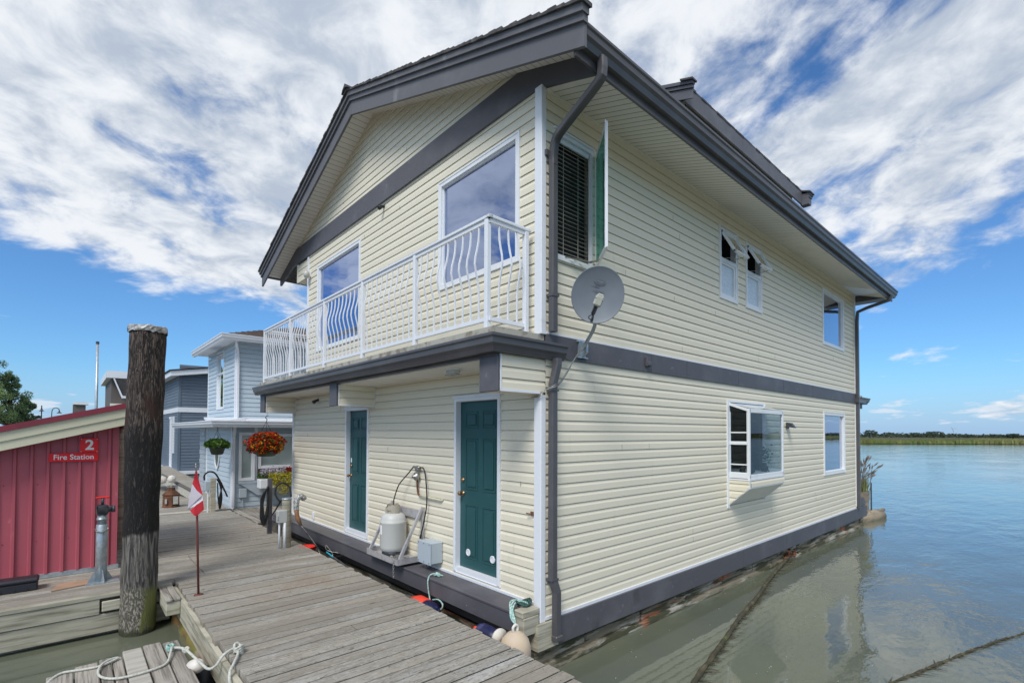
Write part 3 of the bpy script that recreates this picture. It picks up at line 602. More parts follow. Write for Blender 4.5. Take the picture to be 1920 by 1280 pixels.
# doors
def door(y0, y1, z0, z1, full):
    mb = MB(); f = .045; c = 0
    for (a, b, u, v) in ((y0, y0+f, z0, z1), (y1-f, y1, z0, z1), (y0+f, y1-f, z1-f, z1)): mb.bev((-.035, a, u), (.10, b, v), .004)
    mb.bev((-.028, y0-.012, z0-.01), (-.0, y1+.012, z0+.0), .003); mb.box((-.04, y0-.03, z1), (.0, y1+.03, z1+.03))
    mb.box((-.02, y0+f, z0), (.10, y1-f, z0+.055))
    d = mb.build('door', 'white', H); s = MB(); a, b = y0+f, y1-f; zb, zt = z0+.06, z1-f; xf = .045
    s.box((xf, a, zb), (xf+.04, b, zt)); w = b-a; dz = zt-zb
    for (ca) in (.14, .56):
        for (u, v) in ((.06, .38), (.47, .78), (.84, .94)):
            pa, pb, pu, pv = a+w*ca, a+w*(ca+.30), zb+dz*u, zb+dz*v
            for (q0, q1, r0, r1) in ((pa, pb, pu, pu+.012), (pa, pb, pv-.012, pv), (pa, pa+.012, pu+.012, pv-.012), (pb-.012, pb, pu+.012, pv-.012)): s.bev((xf-.008, q0, r0), (xf, q1, r1), .003)
            s.bev((xf-.011, pa+.035, pu+.035), (xf, pb-.035, pv-.035), .008)
    s.build('door_panel', 'door_green', d)
    k = MB(); ky = b-.065
    rot = Matrix.Translation((xf, ky, zb+.93)) @ Matrix.Rotation(-pi/2, 4, 'Y')
    k.lathe([(.032, 0), (.032, .008), (.012, .012), (.012, .04), (.027, .05), (.03, .065), (.02, .078), (0.002, .08)], 0, 0, 14, 0, rot)
    rot = Matrix.Translation((xf, ky, zb+1.10)) @ Matrix.Rotation(-pi/2, 4, 'Y'); k2 = MB(); k2.lathe([(.03, 0), (.028, .012), (.01, .016), (.008, .03), (.002, .031)], 0, 0, 12, 0, rot)
    k2.build('deadbolt', 'brass', d, True); k.build('door_knob', 'brass', d, True)
    if full:
        v = MB()
        for fy, fz in ((.68, .095), (.10, .095)):
            rot = Matrix.Translation((xf-.002, a+w*(fy+.09), zb+dz*fz-.0)) @ Matrix.Rotation(-pi/2, 4, 'Y'); n = 18
            v = MB(); v.lathe([(.045, 0), (.045, .012), (.034, .016), (.033, .010), (.002, .010)], 0, 0, n, 0, rot); v.build('door_vent', 'white', d)
    else:
        v = MB(); v.bev((xf-.006, ky-.02, zb+1.16), (xf, ky+.02, zb+1.24), .003); v.build('door_plate', 'white', d)
door(*D1, True); door(*D2, False)

# windows
window(H, 'X', 0, -1, *WR, back='blind_dark', gl='glass_front', fw=.06); window(H, 'X', 0, -1, *WL, back='blind_dark', gl='glass_front', fw=.06)
window(H, 'Y', 0, -1, *W3, back='curtain', gl='glass_side', fw=.07, backoff=-.12); window(H, 'Y', 0, -1, *W4, back='curtain', gl='glass_side', fw=.07, backoff=-.12)
for (a0, a1, z0, z1) in (W1, W2):                                # narrow windows: frosted below, awning sash open above
    zm = z0+(z1-z0)*.545; mb = MB(); f = .045
    for (p, q, u, v) in ((a0, a0+f, z0, z1), (a1-f, a1, z0, z1), (a0+f, a1-f, z0, z0+f), (a0+f, a1-f, z1-f, z1), (a0+f, a1-f, zm-.03, zm+.03)): fbox(mb, 'Y', 0, -1, p, q, u, v, -.07, .022)
    for (p, q, u, v) in ((a0-.02, a0, z0-.02, z1+.02), (a1, a1+.02, z0-.02, z1+.02), (a0, a1, z0-.02, z0)): fbox(mb, 'Y', 0, -1, p, q, u, v, 0, .03)
    for (p, q, u, v) in ((a0+f, a0+f+.035, z0+f, zm-.03), (a1-f-.045, a1-f, z0+f, zm-.03), (a0+f+.035, a1-f-.045, z0+f, z0+f+.035), (a0+f+.035, a1-f-.045, zm-.06, zm-.03)): fbox(mb, 'Y', 0, -1, p, q, u, v, -.04, .006)
    w = mb.build('narrow_window', 'vinyl', H)
    g = MB(); fbox(g, 'Y', 0, -1, a0+f+.03, a1-f-.04, z0+f+.03, zm-.05, -.03, -.02); g.build('frosted_pane', 'frosted', w)
    g = MB(); fbox(g, 'Y', 0, -1, a0+.01, a1-.01, zm, z1-.01, -.30, -.29); fbox(g, 'Y', 0, -1, a0+.01, a0+.02, zm, z1-.01, -.29, -.07); fbox(g, 'Y', 0, -1, a1-.02, a1-.01, zm, z1-.01, -.29, -.07); g.build('dark_opening', 'room_dark', w)
    # awning sash hinged at the top, swung out
    hh = z1-f-(zm+.03); M = Matrix.Translation((0, -.02, z1-f-.02)) @ Matrix.Rotation(radians(-29), 4, 'X'); s = MB()
    for (p, q, u, v) in ((a0+f, a0+f+.035, -hh, 0), (a1-f-.035, a1-f, -hh, 0), (a0+f, a1-f, -hh, -hh+.035), (a0+f, a1-f, -.035, 0)): s.bev((p, -.02, u), (q, .02, v), .004, M=M)
    sh = s.build('awning_sash', 'vinyl', w); g = MB(); g.box((a0+f+.035, -.004, -hh+.035), (a1-f-.035, .004, -.035), M=M); g.build('pane', 'glass_dark', sh)
    s = MB(); tip = M @ Vector((a0+f+.1, 0, -hh+.03)); s.tube([(a0+f+.16, -.01, zm+.05), (a0+f+.30, -.10, zm+.06), tip], .007, 5); tip = M @ Vector((a1-f-.05, 0, -hh+.03)); s.tube([(a1-.2, -.01, zm+.05), tip], .007, 5); s.build('sash_stay', 'steel', w)
# corner casement with dark blinds and its sash thrown open
a0, a1, z0, z1 = CAS; mb = MB(); f = .04
for (p, q, u, v) in ((a0, a0+f, z0, z1), (a1-.022, a1, z0, z1), (a0+f, a1-.022, z0, z0+f), (a0+f, a1-.022, z1-f, z1)): fbox(mb, 'Y', 0, -1, p, q, u, v, -.04, .012)
for (p, q, u, v) in ((a0-.02, a1+.01, z0-.03, z0), (a0-.02, a1+.01, z1, z1+.02)): fbox(mb, 'Y', 0, -1, p, q, u, v, 0, .034)
fbox(mb, 'Y', 0, -1, a0+f, a1-f, z1-f-.05, z1-f, -.04, -.02)
w = mb.build('casement_window', 'vinyl', H)
g = MB(); fbox(g, 'Y', 0, -1, a0+.01, a1-.01, z0+.01, z1-.01, -.12, -.11); g.build('dark_opening', 'room_dark', w)
g = MB(); z = z0+.06
while z < z1-.08:
    g.box((a0+f, .046, z), (a1-f+.02, .058, z+.0025)); z += .047
for x in (a0+.2, a1-.2): g.tube([(x, .047, z0+.05), (x, .047, z1-.05)], .003, 4)
g.build('blind', 'slat', w)
hx, hy, ex, ey = .835, -.02, .365, -.535; dx, dy = ex-hx, ey-hy; Ls = sqrt(dx*dx+dy*dy)
M = Matrix.Translation((hx, hy, 0)) @ Matrix.Rotation(math.atan2(dy, dx), 4, 'Z'); s = MB(); zt, zb = 5.70, 4.38
for (p, q, u, v) in ((0, .03, zb, zt), (Ls-.045, Ls, zb, zt), (.03, Ls-.045, zb, zb+.045), (.03, Ls-.045, zt-.045, zt)): s.bev((p, -.012, u), (q, .012, v), .004, M=M)
s.bev((Ls-.012, -.022, zb-.01), (Ls+.006, -.012, zt+.01), .002, M=M)
sh = s.build('open_sash', 'vinyl', w); g = MB(); g.box((.03, -.004, zb+.045), (Ls-.045, .004, zt-.045), M=M); g.build('pane', 'glass_green', sh)
s = MB()
for z in (zb+.18, (zb+zt)/2, zt-.15): s = MB(); s.bev((Ls-.04, -.024, z-.03), (Ls-.01, -.012, z+.03), .003, M=M); s.build('sash_latch', 'steel', w)
s = MB()
s.tube([(.45, -.02, zb+.03), (.62, -.12, zb+.0), (.62, -.25, zb+.01)], .009, 5); s.tube([(.30, -.02, zb+.02), (.55, -.13, zb-.01), (.66, -.2, zb+.01)], .009, 5); s.build('sash_stay', 'steel', w)

# garden (bay) window
bx0, bx1, bd = 4.26, 5.70, .345; zb, zt, zw = 1.80, 2.86, 2.975
mb = MB(); p = .028
for x in (bx0, bx1-p): mb.bev((x-(.022 if x > 5 else 0), -bd, zb-.06), (x+.05-(.022 if x > 5 else 0), -bd+p+.004, zt), .004)
for (x0, x1) in ((bx0, bx0+.045), (bx1-.045, bx1)):
    mb.box((x0, -p*.9, zb-.05), (x1, 0, zw)); mb.box((x0, -bd+p, zb-.05), (x1, -p, zb+.03)); mb.box((x0, -bd+p+.006, 2.285), (x1, -p, 2.325)); mb.prism([(-bd+p, zt-.045), (-.0, zw-.045), (0, zw), (-bd+p, zt)], 'X', x0, x1)
    for (u, v) in ((zb+.03, 2.285), (2.325, zt-.045)):            # horizontal slider sashes
        mb.box((x0+.01, -bd+.034, u), (x1-.01, -bd+.046, v-.0)); mb.box((x0+.01, -.04, u), (x1-.01, -.028, v)); mb.box((x0+.012, -bd+.046, (u+v)/2-.10), (x1-.012, -.04, (u+v)/2-.08)); mb.box((x0+.012, -bd+.046, u), (x1-.012, -.04, u+.012))
mb.bev((bx0+p, -bd, zb-.06), (bx1-p, -bd+.05, zb+.005), .004); mb.bev((bx0+p, -bd, zt-.065), (bx1-p, -bd+.05, zt), .004)
mb.box((bx0-.06, -.03, zb-.1), (bx0, 0, zw+.03)); mb.box((bx0, -.025, zw), (bx1, 0, zw+.03)); mb.box((bx1, -.03, 1.27), (bx1+.03, 0, zw+.03)); mb.box((bx0-.06, -.03, 1.26), (bx0, 0, zb-.1))
mb.box((bx0-.01, -bd-.01, zb-.085), (bx1+.01, 0, zb-.06)); 
for x in (bx0, bx1-.03): mb.box((x, -bd-.006, zb-.19), (x+.03, -bd+.02, zb-.085))
mb.box((bx0, -bd-.006, zb-.21), (bx1, -bd+.02, zb-.19))
for x in (bx0-.004, bx1-.02): mb.prism([(-bd, zb-.21), (-bd, zb-.18), (0, 1.315), (0, 1.285)], 'X', x, x+.024)
bw = mb.build('bay_window', 'vinyl', H)
g = MB(); g.box((bx0+p, -bd+.02, zb+.005), (bx1-p, -bd+.026, zt-.065)); g.build('front_pane', 'glass_clear', bw)
g = MB()
for x in (bx0+.02, bx1-.025): g = MB(); g.prism([(-bd+p, zb), (-.02, zb), (-.02, zw-.06), (-bd+p, zt-.06)], 'X', x, x+.005); g.build('side_pane', 'glass_clear', bw)
pass
g = MB(); g.prism([(-bd+.01, zt-.002), (0, zw-.006), (0, zw), (-bd+.01, zt+.004)], 'X', bx0+.02, bx1-.02); g.build('top_pane', 'glass_dark', bw)
g = MB(); siding(g, 'Y', -bd, -1, (bx0+.03, bx1-.03), zb-.19, zb-.085, pitch=.105)
siding(g, 'X', bx0, -1, lambda z: (-bd*min(1, max(0, (z-1.30)/(zb-.2-1.30))), 0), 1.32, zb-.09)
g.build('bay_box', 'siding', bw)
g = MB(); g.add([(bx0, -bd, zb-.205), (bx1, -bd, zb-.205), (bx1, 0, 1.29), (bx0, 0, 1.29)], [(0, 1, 2, 3)]); g.build('bay_underside', 'soffit', bw)
g = MB(); a, b = 4.2, 5.74
g.box((a, .02, 1.3), (b, .06, 1.8)); g.box((a-.6, 2.2, .6), (b+1.2, 2.24, 3.2)); g.box((a-.6, .06, .6), (a-.56, 2.2, 3.2)); g.box((b+1.2, .06, .6), (b+1.24, 2.2, 3.2)); g.box((a-.6, .06, 3.0), (b+1.2, 2.2, 3.04))
g.box((a-.6, .06, .6), (b+1.2, 2.2, .64)); g.box((a-.6, .06, .6), (a, .10, 3.0)); g.box((b, .06, .6), (b+1.2, .10, 3.0)); g.build('room_wall', 'room', bw)
g = MB(); g.box((bx0+.05, -bd+.06, zb-.04), (bx1-.05, .5, zb-.0)); g.build('sill_shelf', 'vinyl', bw)
g = MB()                                                         # window seen across the room
g.box((4.9, 2.16, 1.9), (5.8, 2.19, 2.7)); g.build('far_curtain', 'curtain', bw)
for (x, y, h, r0) in ((4.45, -.16, .16, .035), (4.56, -.1, .12, .04), (4.70, -.2, .2, .03), (4.9, -.12, .10, .05), (5.35, -.15, .15, .06)):
    t = thing('window_ornament', {(4.45): 'tall dark bottle at the left end of the bay window sill', 4.56: 'short dark jar second from left on the bay window sill', 4.70: 'slim dark vase in the middle of the bay window sill', 4.9: 'low dark bowl on the bay window sill right of the vase', 5.35: 'dark potted plant at the right end of the bay window sill'}[x], 'ornament', (x, y, zb))
    g = MB(); g.lathe([(r0*.7, zb), (r0, zb+h*.2), (r0, zb+h*.6), (r0*.4, zb+h*.8), (r0*.45, zb+h)], x, y, 12); g.build('vessel', 'room_dark', t, True)
    if x > 5.2:
        g = MB()
        for k in range(90): g.leaf((x+random.gauss(0, .09), y+random.gauss(0, .05), zb+.28+random.gauss(0, .10)), .06)
        g.build('leaves', 'leaf_dark', t)

# balcony
bl = MB(); bl.box((-.70, .0, 3.41), (-.01, 7.95, 3.498)); bl.box((0, 6.97, 3.41), (3.2, 7.95, 3.498)); bal = bl.build('balcony_floor', 'slab_edge', H)
mb = MB(); mb.box((-.66, .0, 3.215), (-.60, 7.95, 3.409)); mb.box((-.6, .0, 3.24), (.0, .04, 3.409)); mb.box((-.6, 7.9, 3.24), (3.2, 7.95, 3.409)); mb.build('balcony_beam', 'trim_grey', bal)
mb = MB(); mb.box((-.598, .045, 3.20), (-.0, 7.9, 3.214)); mb.build('balcony_soffit', 'soffit', bal)
mb = MB(); mb.sweep([(o, z+3.24) for o, z in GUT], [(.24, -.005), (-.70, -.005), (-.70, 7.97)][::-1]); g_ = mb.build('balcony_gutter', 'gutter_grey', bal)
for (y0, y1) in ((.0, .26), (3.86, 4.11), (7.64, 7.92)):         # bracket boxes under the balcony
    mb = MB(); zb2, zt2 = 2.87, 3.2; ef = 0 if y0 == 0 else 1
    siding(mb, 'Y', y0, -1, (-.63, .0), zb2+.02, 3.235 if not ef else 3.199); siding(mb, 'Y', y1, 1, (-.63, .0), zb2+.02, 3.199)
    mb.box((-.62, y0+.005, zb2), (0, y1-.005, zb2+.015)); br = mb.build('bracket', 'siding', bal)
    mb = MB(); mb.bev((-.662, y0-.012, zb2), (-.628, y1+.012, 3.214), .004); mb.build('bracket_cap', 'trim_grey', br)
    mb = MB(); mb.box((-.627, y0-.018, zb2), (-.612, y0, 3.2 if ef else 3.235)); mb.box((-.612, y0-.018, zb2), (-.0 if ef else -.08, y0, zb2+.025))
    if ef: mb.box((-.025, y0-.02, zb2+.025), (-.014, y0, 3.2))
    mb.build('bracket_trim', 'white', br)
    mb = MB(); y = (y0+.02 if y0 < 1 else y0-.02); mb.tube(curve([(-.60, y, 2.875), (-.60, y, 2.84), (-.585, y, 2.815), (-.60, y-.008, 2.795), (-.618, y, 2.81)], 4), .004, 5); mb.build('hook', 'steel', br)
def railing(path, posts_per, name='railing'):
    r = MB(); P = [Vector(p) for p in path]
    for a, b in zip(P, P[1:]):
        d = (b-a).normalized(); ang = math.atan2(d.y, d.x); L = (b-a).length; M = Matrix.Translation(a) @ Matrix.Rotation(ang, 4, 'Z')
        r.bev((-.03, -.03, 1.115), (L+.03, .03, 1.15), .006, M=M); r.box((0, -.014, 1.075), (L, .014, 1.114), M=M); r.box((0, -.014, .09), (L, .014, .125), M=M)
        r.box((0, -.016, .082), (L, .016, .088), M=M)
    o = r.build(name, 'white', bal)
    for si, (a, b) in enumerate(zip(P, P[1:])):
        d = (b-a).normalized(); nrm = Vector((d.y, -d.x, 0)); L = (b-a).length; posts = posts_per[si]
        for pp in posts:
            q = a+d*pp; m_ = MB(); m_.bev((q.x-.026, q.y-.026, q.z), (q.x+.026, q.y+.026, q.z+1.115), .004); m_.build('post', 'white', o)
        edges = sorted(set([0]+list(posts)+[L]))
        bm_ = MB(); count = 0
        for e0, e1 in zip(edges, edges[1:]):
            if e1-e0 < .2: continue
            n = max(2, round((e1-e0)/.138))
            for k in range(1, n):
                q = a+d*(e0+(e1-e0)*k/n); m_ = MB(); w = .0075; prof = []
                for t in range(13):
                    z = .12+.96*t/12; u = t/12; out = .055*math.exp(-((u-.60)/.17)**2)
                    prof.append((q+nrm*out+Vector((0, 0, z))))
                vs = []
                for v in prof: vs += [v-d*w-nrm*w, v+d*w-nrm*w, v+d*w+nrm*w, v-d*w+nrm*w]
                m_.add(vs, [(4*i+j, 4*i+(j+1) % 4, 4*i+4+(j+1) % 4, 4*i+4+j) for i in range(12) for j in range(4)]); m_.build('baluster', 'white', o)
railing([(-.09, .17, 3.5), (-.62, .17, 3.5), (-.62, 7.80, 3.5)][::-1], [[0, 1.67, 3.35, 4.77, 6.21, 7.60], [.50]])
railing([(-.58, 7.80, 3.5), (2.6, 7.80, 3.5)][::-1], [[0, 1.5]], 'side_railing')
# oval porch light under the balcony
def oval_light(x, y, z, name, label):
    t = thing(name, label, 'light', (x, y, z)); mb = MB(); M = Matrix.Translation((x, y, z)) @ Matrix.Scale(1.6, 4, (0, 1, 0))
    mb.lathe([(.075, 0), (.075, -.015)], 0, 0, 20, 0, M); mb.build('base', 'white', t)
    mb = MB(); mb.lathe([(.068, -.015), (.066, -.04), (.05, -.06), (.02, -.068), (.002, -.07)], 0, 0, 20, 0, M)
    for k in range(-2, 3): mb.box((k*.025-.003, -.06, -.07), (k*.025+.003, .06, -.058), M=M)
    mb.build('lens', 'lamp_glass', t, True)
oval_light(-.40, 1.10, 3.199, 'porch_light', 'oval ribbed porch light on the soffit above the green doors')
t = thing('globe_light', 'round white globe light high on the wall left of the balcony', 'light', (-.1, 6.97, 5.70)); mb = MB()
mb.lathe([(.002, 5.66), (.04, 5.67), (.06, 5.71), (.062, 5.75), (.045, 5.80), (.02, 5.82), (.002, 5.825)], -.10, 6.83, 16); mb.build('globe', 'lamp_glass', t, True)
mb = MB(); mb.box((-.06, 6.80, 5.70), (-.012, 6.87, 5.79)); mb.build('base', 'white', t)
def spot(x, y, z, lab, name='floodlight', s=1.):
    t = thing(name, lab, 'light', (x, y, z)); mb = MB(); mb.lathe([(.03*s, 0), (.03*s, .012)], 0, 0, 12, 0, Matrix.Translation((x, y, z)) @ Matrix.Rotation(-pi/2, 4, 'Y')); mb.build('base', 'dark_metal', t)
    mb = MB(); M = Matrix.Translation((x-.03*s, y, z-.005)) @ Matrix.Rotation(radians(-125), 4, 'Y'); mb.lathe([(.012*s, -.02), (.02*s, 0), (.032*s, .05*s), (.036*s, .08*s), (.03*s, .081*s)], 0, 0, 12, 0, M); mb.build('head', 'black_plastic', t, True)
spot(-.012, 3.60, 6.09, 'small dark spotlight below the gable band, between the upper windows')
spot(-.012, 6.33, 3.10, 'small dark floodlight under the balcony left of the narrow door', 'motion_light', 1.1)
t = thing('wall_lamp', 'small grey shaded lamp on the siding right of the bay window', 'light', (6.78, 0, 2.6)); mb = MB()
mb.bev((6.76, -.05, 2.56), (6.84, -.012, 2.68), .004); mb.build('base', 'dark_metal', t); mb = MB(); mb.prism([(-.17, 2.57), (-.03, 2.60), (-.03, 2.68), (-.10, 2.67)], 'X', 6.75, 6.87); mb.build('shade', 'dark_metal', t)

# downpipes
def rpipe(mb, pts, w, d):
    P = [Vector(p) for p in pts]; vs = []
    for i, p in enumerate(P):
        a = (P[min(i+1, len(P)-1)]-P[max(i-1, 0)]).normalized(); u = Vector((1, 0, 0)); u = (u-a*a.dot(u)).normalized(); v = a.cross(u)
        for sx, sy in ((-1, -.7), (-.7, -1), (.7, -1), (1, -.7), (1, .7), (.7, 1), (-.7, 1), (-1, .7)): vs.append(p+u*sx*w/2+v*sy*d/2)
    mb.add(vs, [(8*i+j, 8*i+(j+1) % 8, 8*i+8+(j+1) % 8, 8*i+8+j) for i in range(len(P)-1) for j in range(8)]+[list(range(8)), [8*(len(P)-1)+j for j in range(8)]])
mb = MB(); rpipe(mb, curve([(-.055, -.80, 5.985), (-.055, -.80, 5.86), (-.05, -.74, 5.78), (.0, -.30, 5.62), (.045, -.12, 5.56), (.055, -.07, 5.42), (.055, -.07, 5.3)], 4), .085, .075); rpipe(mb, [(.055, -.07, 5.3), (.055, -.07, 3.53)], .088, .07)
mb.box((.005, -.112, 3.9), (.105, -.02, 3.93)); mb.box((-.03, -.05, 5.4), (.01, -.02, 5.46)); mb.build('downpipe', 'gutter_grey', H, False)
mb = MB(); rpipe(mb, [(.10, -.09, 3.25), (.10, -.09, 3.18), (.055, -.07, 2.98), (.055, -.07, .95), (.10, -.085, .80), (.10, -.085, .34)], .088, .07)
mb.box((.005, -.112, 2.9), (.105, -.02, 2.92)); mb.box((.005, -.112, .93), (.105, -.02, .95)); mb.bev((.045, -.135, .30), (.155, -.055, .36), .01); mb.build('lower_downpipe', 'gutter_grey', H)
mb = MB(); rpipe(mb, [(LX+.02, -.80, 5.96), (LX+.02, -.78, 5.86), (LX+.0, -.3, 5.74), (LX-.02, -.09, 5.66), (LX-.02, -.07, 5.4), (LX-.02, -.07, .5)], .10, .07)
mb.box((LX-.1, -.12, 3.28), (LX+.6, -.01, 3.40)); mb.build('rear_downpipe', 'gutter_grey', H)
mb = MB(); mb.bev((1.82, -.07, 3.33), (1.92, -.034, 3.45), .006); mb.bev((1.83, -.09, 3.34), (1.91, -.07, 3.39), .006); mb.box((1.79, -.037, 3.27), (1.80, -.03, 3.5)); mb.box((1.98, -.037, 3.27), (1.99, -.03, 3.5)); tag(mb.build('weather_outlet', 'trim_grey'), 'dark weatherproof outlet cover on the band right of the dish', 'outlet')
mb = MB(); mb.bev((-.035, 6.45, .70), (-.012, 6.54, .84), .004); mb.bev((-.045, 6.475, .73), (-.035, 6.515, .81), .003); tag(mb.build('wall_outlet', 'vinyl'), 'white outlet cover low on the front wall near the dock posts', 'outlet')
mb = MB(); mb.tube([(-.02, .12, 1.60), (-.05, .16, 1.60), (-.05, .22, 1.60)], .008, 5); mb.box((-.02, .13, 1.585), (-.01, .19, 1.62)); tag(mb.build('door_hook', 'rust'), 'rusty hook on the siding right of the wide green door', 'hook')

# rear porch with railing, planter and mooring log
mb = MB(); mb.box((LX+.03, .0, 3.41), (12.4, 7.0, 3.49)); mb.build('rear_balcony', 'slab_edge', H)
mb = MB(); mb.box((LX+.03, -.02, 3.14), (12.3, .03, 3.40)); mb.build('rear_beam', 'trim_grey', H)
mb = MB(); mb.sweep([(o, z+3.26) for o, z in GUT], [(LX+.03, -.02), (12.5, -.02), (12.5, 7)]); mb.build('rear_gutter', 'gutter_grey', H)
mb = MB(); mb.tube([(LX+.1, .1, 4.52), (12.3, .1, 4.52), (12.3, 3, 4.52)], .025, 6)
for i in range(20):
    y = .1+i*.13; mb.tube([(12.3, y, 3.5), (12.36, y, 3.85), (12.29, y, 4.2), (12.3, y, 4.5)], .011, 4)
for i in range(5):
    x = LX+.15+i*.12; mb.tube([(x, .1, 3.5), (x, .04, 3.85), (x, .11, 4.2), (x, .1, 4.5)], .011, 4)
mb.build('rear_railing', 'white', H)
mb = MB(); mb.box((LX+.1, -.02, .52), (12.5, .02, .66)); mb.box((LX+.1, .0, .655), (12.5, 3, .72)); mb.build('rear_deck', 'trim_grey', H)
mb = MB(); mb.box((12.52, .02, .58), (13.15, .62, .85)); mb.box((12.52, .03, .3), (13.12, .6, .575)); pl = tag(mb.build('planter_box', 'rear_wood'), 'weathered wooden planter box at the far corner of the cream house', 'planter')
t = thing('tall_grass', 'tall feathery grass growing at the far corner of the house', 'plant', (12.92, .25, .85)); mb = MB()
for k in range(260):
    a = random.random()*6.28; h = random.uniform(.2, .5); b = Vector((12.88+random.gauss(0, .14), .22+random.gauss(0, .10), .84)); d = Vector((cos(a)*.3, sin(a)*.3, 1))*h
    u = Vector((.01, -.01, 0)); mb.add([b-u, b+u, b+d], [(0, 1, 2)])
mb.build('blades', 'grass_blade', t); mb = MB()
for k in range(34):
    a = random.uniform(-1.6, -.1); h = random.uniform(.45, 1.0); b = Vector((12.92+random.gauss(0, .10), .22+random.gauss(0, .08), .86)); l = random.uniform(.05, .65)
    p = [b, b+Vector((cos(a)*l*.3, sin(a)*l*.3, h*.6)), b+Vector((cos(a)*l*.8, sin(a)*l*.8, h))]; mb.tube(curve(p, 3), [.007]*7, 4, cap=False)
    q = curve(p, 3); mb.tube([q[-2], (q[-1]+q[-2])/2, q[-1]], [.012, .022, .006], 5)
mb.build('stalks', 'grass_head', t)
mb = MB(); mb.tube([(13.22, .0, .3), (13.22, .0, 1.08)], .018, 6); tag(mb.build('metal_stake', 'dark_metal'), 'thin dark stake upright beside the planter at the rear corner', 'stake')
mb = MB(); mb.tube([(12.7, .3, .06), (13.5, .1, .08), (14.1, .0, .05)], [.2, .21, .19], 14, r=.5); mb.tube([(13.9, .0, .2), (14.15, -.1, .24)], .05, 8, r=.1); tag(mb.build('mooring_log', 'rear_wood', None, True), 'floating brown log at the far corner of the house', 'log')

# ------------------------------------------------------------------ satellite dish
dc = Vector((.26, -.50, 3.87)); t = thing('satellite_dish', 'grey satellite dish on a bent arm mounted on the dark band', 'satellite dish', (.54, -.04, 3.40))
nd = (EYE+Vector((.55, -.35, .6))-dc).normalized(); uu = Vector((0, 0, 1)); uu = (uu-nd*nd.dot(uu)).normalized(); ww = uu.cross(nd)
M = Matrix((ww, uu, nd)).transposed().to_4x4(); M = Matrix.Translation(dc) @ M @ Matrix.Rotation(radians(-14), 4, 'Z')
Ms = M @ Matrix.Scale(1.07, 4, (0, 1, 0))
mb = MB(); R0 = .262; pr_ = [(.002, -.05)]+[(R0*k/8, -.05+.05*(k/8)**2) for k in range(1, 9)]+[(R0+.006, .004), (R0+.008, -.006), (R0, -.010)]+[(R0*k/8, -.062+.05*(k/8)**2) for k in range(7, 0, -1)]+[(.002, -.062)]
mb.lathe(pr_, 0, 0, 48, 0, Ms); ref = mb.build('reflector', 'dish', t, True)
mb = MB(); pts = [Ms @ Vector((cos(a)*.062-.01, sin(a)*.022+.125, -.035)) for a in [k*2*pi/24 for k in range(25)]]; mb.tube(pts, .0028, 4); mb.tube(curve([Ms @ Vector((-.05, .127, -.036)), Ms @ Vector((-.0, .118, -.038)), Ms @ Vector((.035, .132, -.034))], 4), .0025, 4); mb.build('emblem', 'dish_mark', ref)
text('lettering', 'Bell', .062, M @ Matrix.Translation((-.045, .095, -.041)), 'dish_mark', ref, .0005); text('lettering', 'ExpressVu', .052, M @ Matrix.Translation((.025, .042, -.0465)), 'dish_mark', ref, .0003)
mb = MB(); lc = M @ Vector((-.0, -.09, .22)); ML = Matrix.Translation(lc) @ (M.to_3x3().to_4x4()) @ Matrix.Rotation(radians(-8), 4, 'Z')
mb.bev((-.042, -.05, -.035), (.042, .062, .035), .014, M=ML); mb.bev((-.034, .05, -.03), (.034, .075, .03), .012, M=ML); mb.box((-.043, .022, -.036), (.043, .027, .0365), M=ML); mb.build('receiver_head', 'lnb', t)
mb = MB(); mb.bev((-.022, -.13, -.02), (.018, -.04, .015), .006, M=ML); mb.tube(curve([ML @ Vector((-.0, -.12, 0)), ML @ Vector((-.03, -.17, 0)), ML @ Vector((-.0, -.18, 0)), ML @ Vector((.012, -.12, 0))], 4), .006, 6)
mb.tube([ML @ Vector((0, -.12, 0)), M @ Vector((0, -.27, .1)), M @ Vector((0, -.25, -.04))], .012, 8); mb.build('receiver_arm', 'dark_metal', t, True)
mb = MB(); b0 = Vector((.545, -.05, 3.38)); mb.tube(curve([b0, Vector((.50, -.16, 3.47)), Vector((.42, -.33, 3.60)), dc-nd*.10+Vector((0, 0, -.12)), dc-nd*.08], 5), .021, 10); mb.build('mast', 'galv', t, True)
mb = MB(); mb.box((.49, -.06, 3.30), (.60, -.036, 3.50)); mb.prism([(-.13, 3.36), (-.06, 3.30), (-.06, 3.49), (-.13, 3.45)], 'X', .525, .56); mb.box((.47, -.064, 3.48), (.64, -.036, 3.50)); mb.box((.47, -.064, 3.30), (.64, -.036, 3.315)); mb.build('mount', 'galv', t)
mb = MB()
for o in (0, .018):
    mb.tube(curve([(.50, -.15, 3.45-o), (.40, -.09, 3.30), (.26+o, -.06, 3.10), (.16+o, -.045, 2.98), (.02, -.135, 2.965-o), (-.06, -.05, 2.90), (-.10, -.03, 2.86-o), (-.08, .12, 2.84)], 5), .005, 5)
tag(mb.build('coaxial_cable', 'steel'), 'thin grey cables running from the dish to the corner', 'cable')

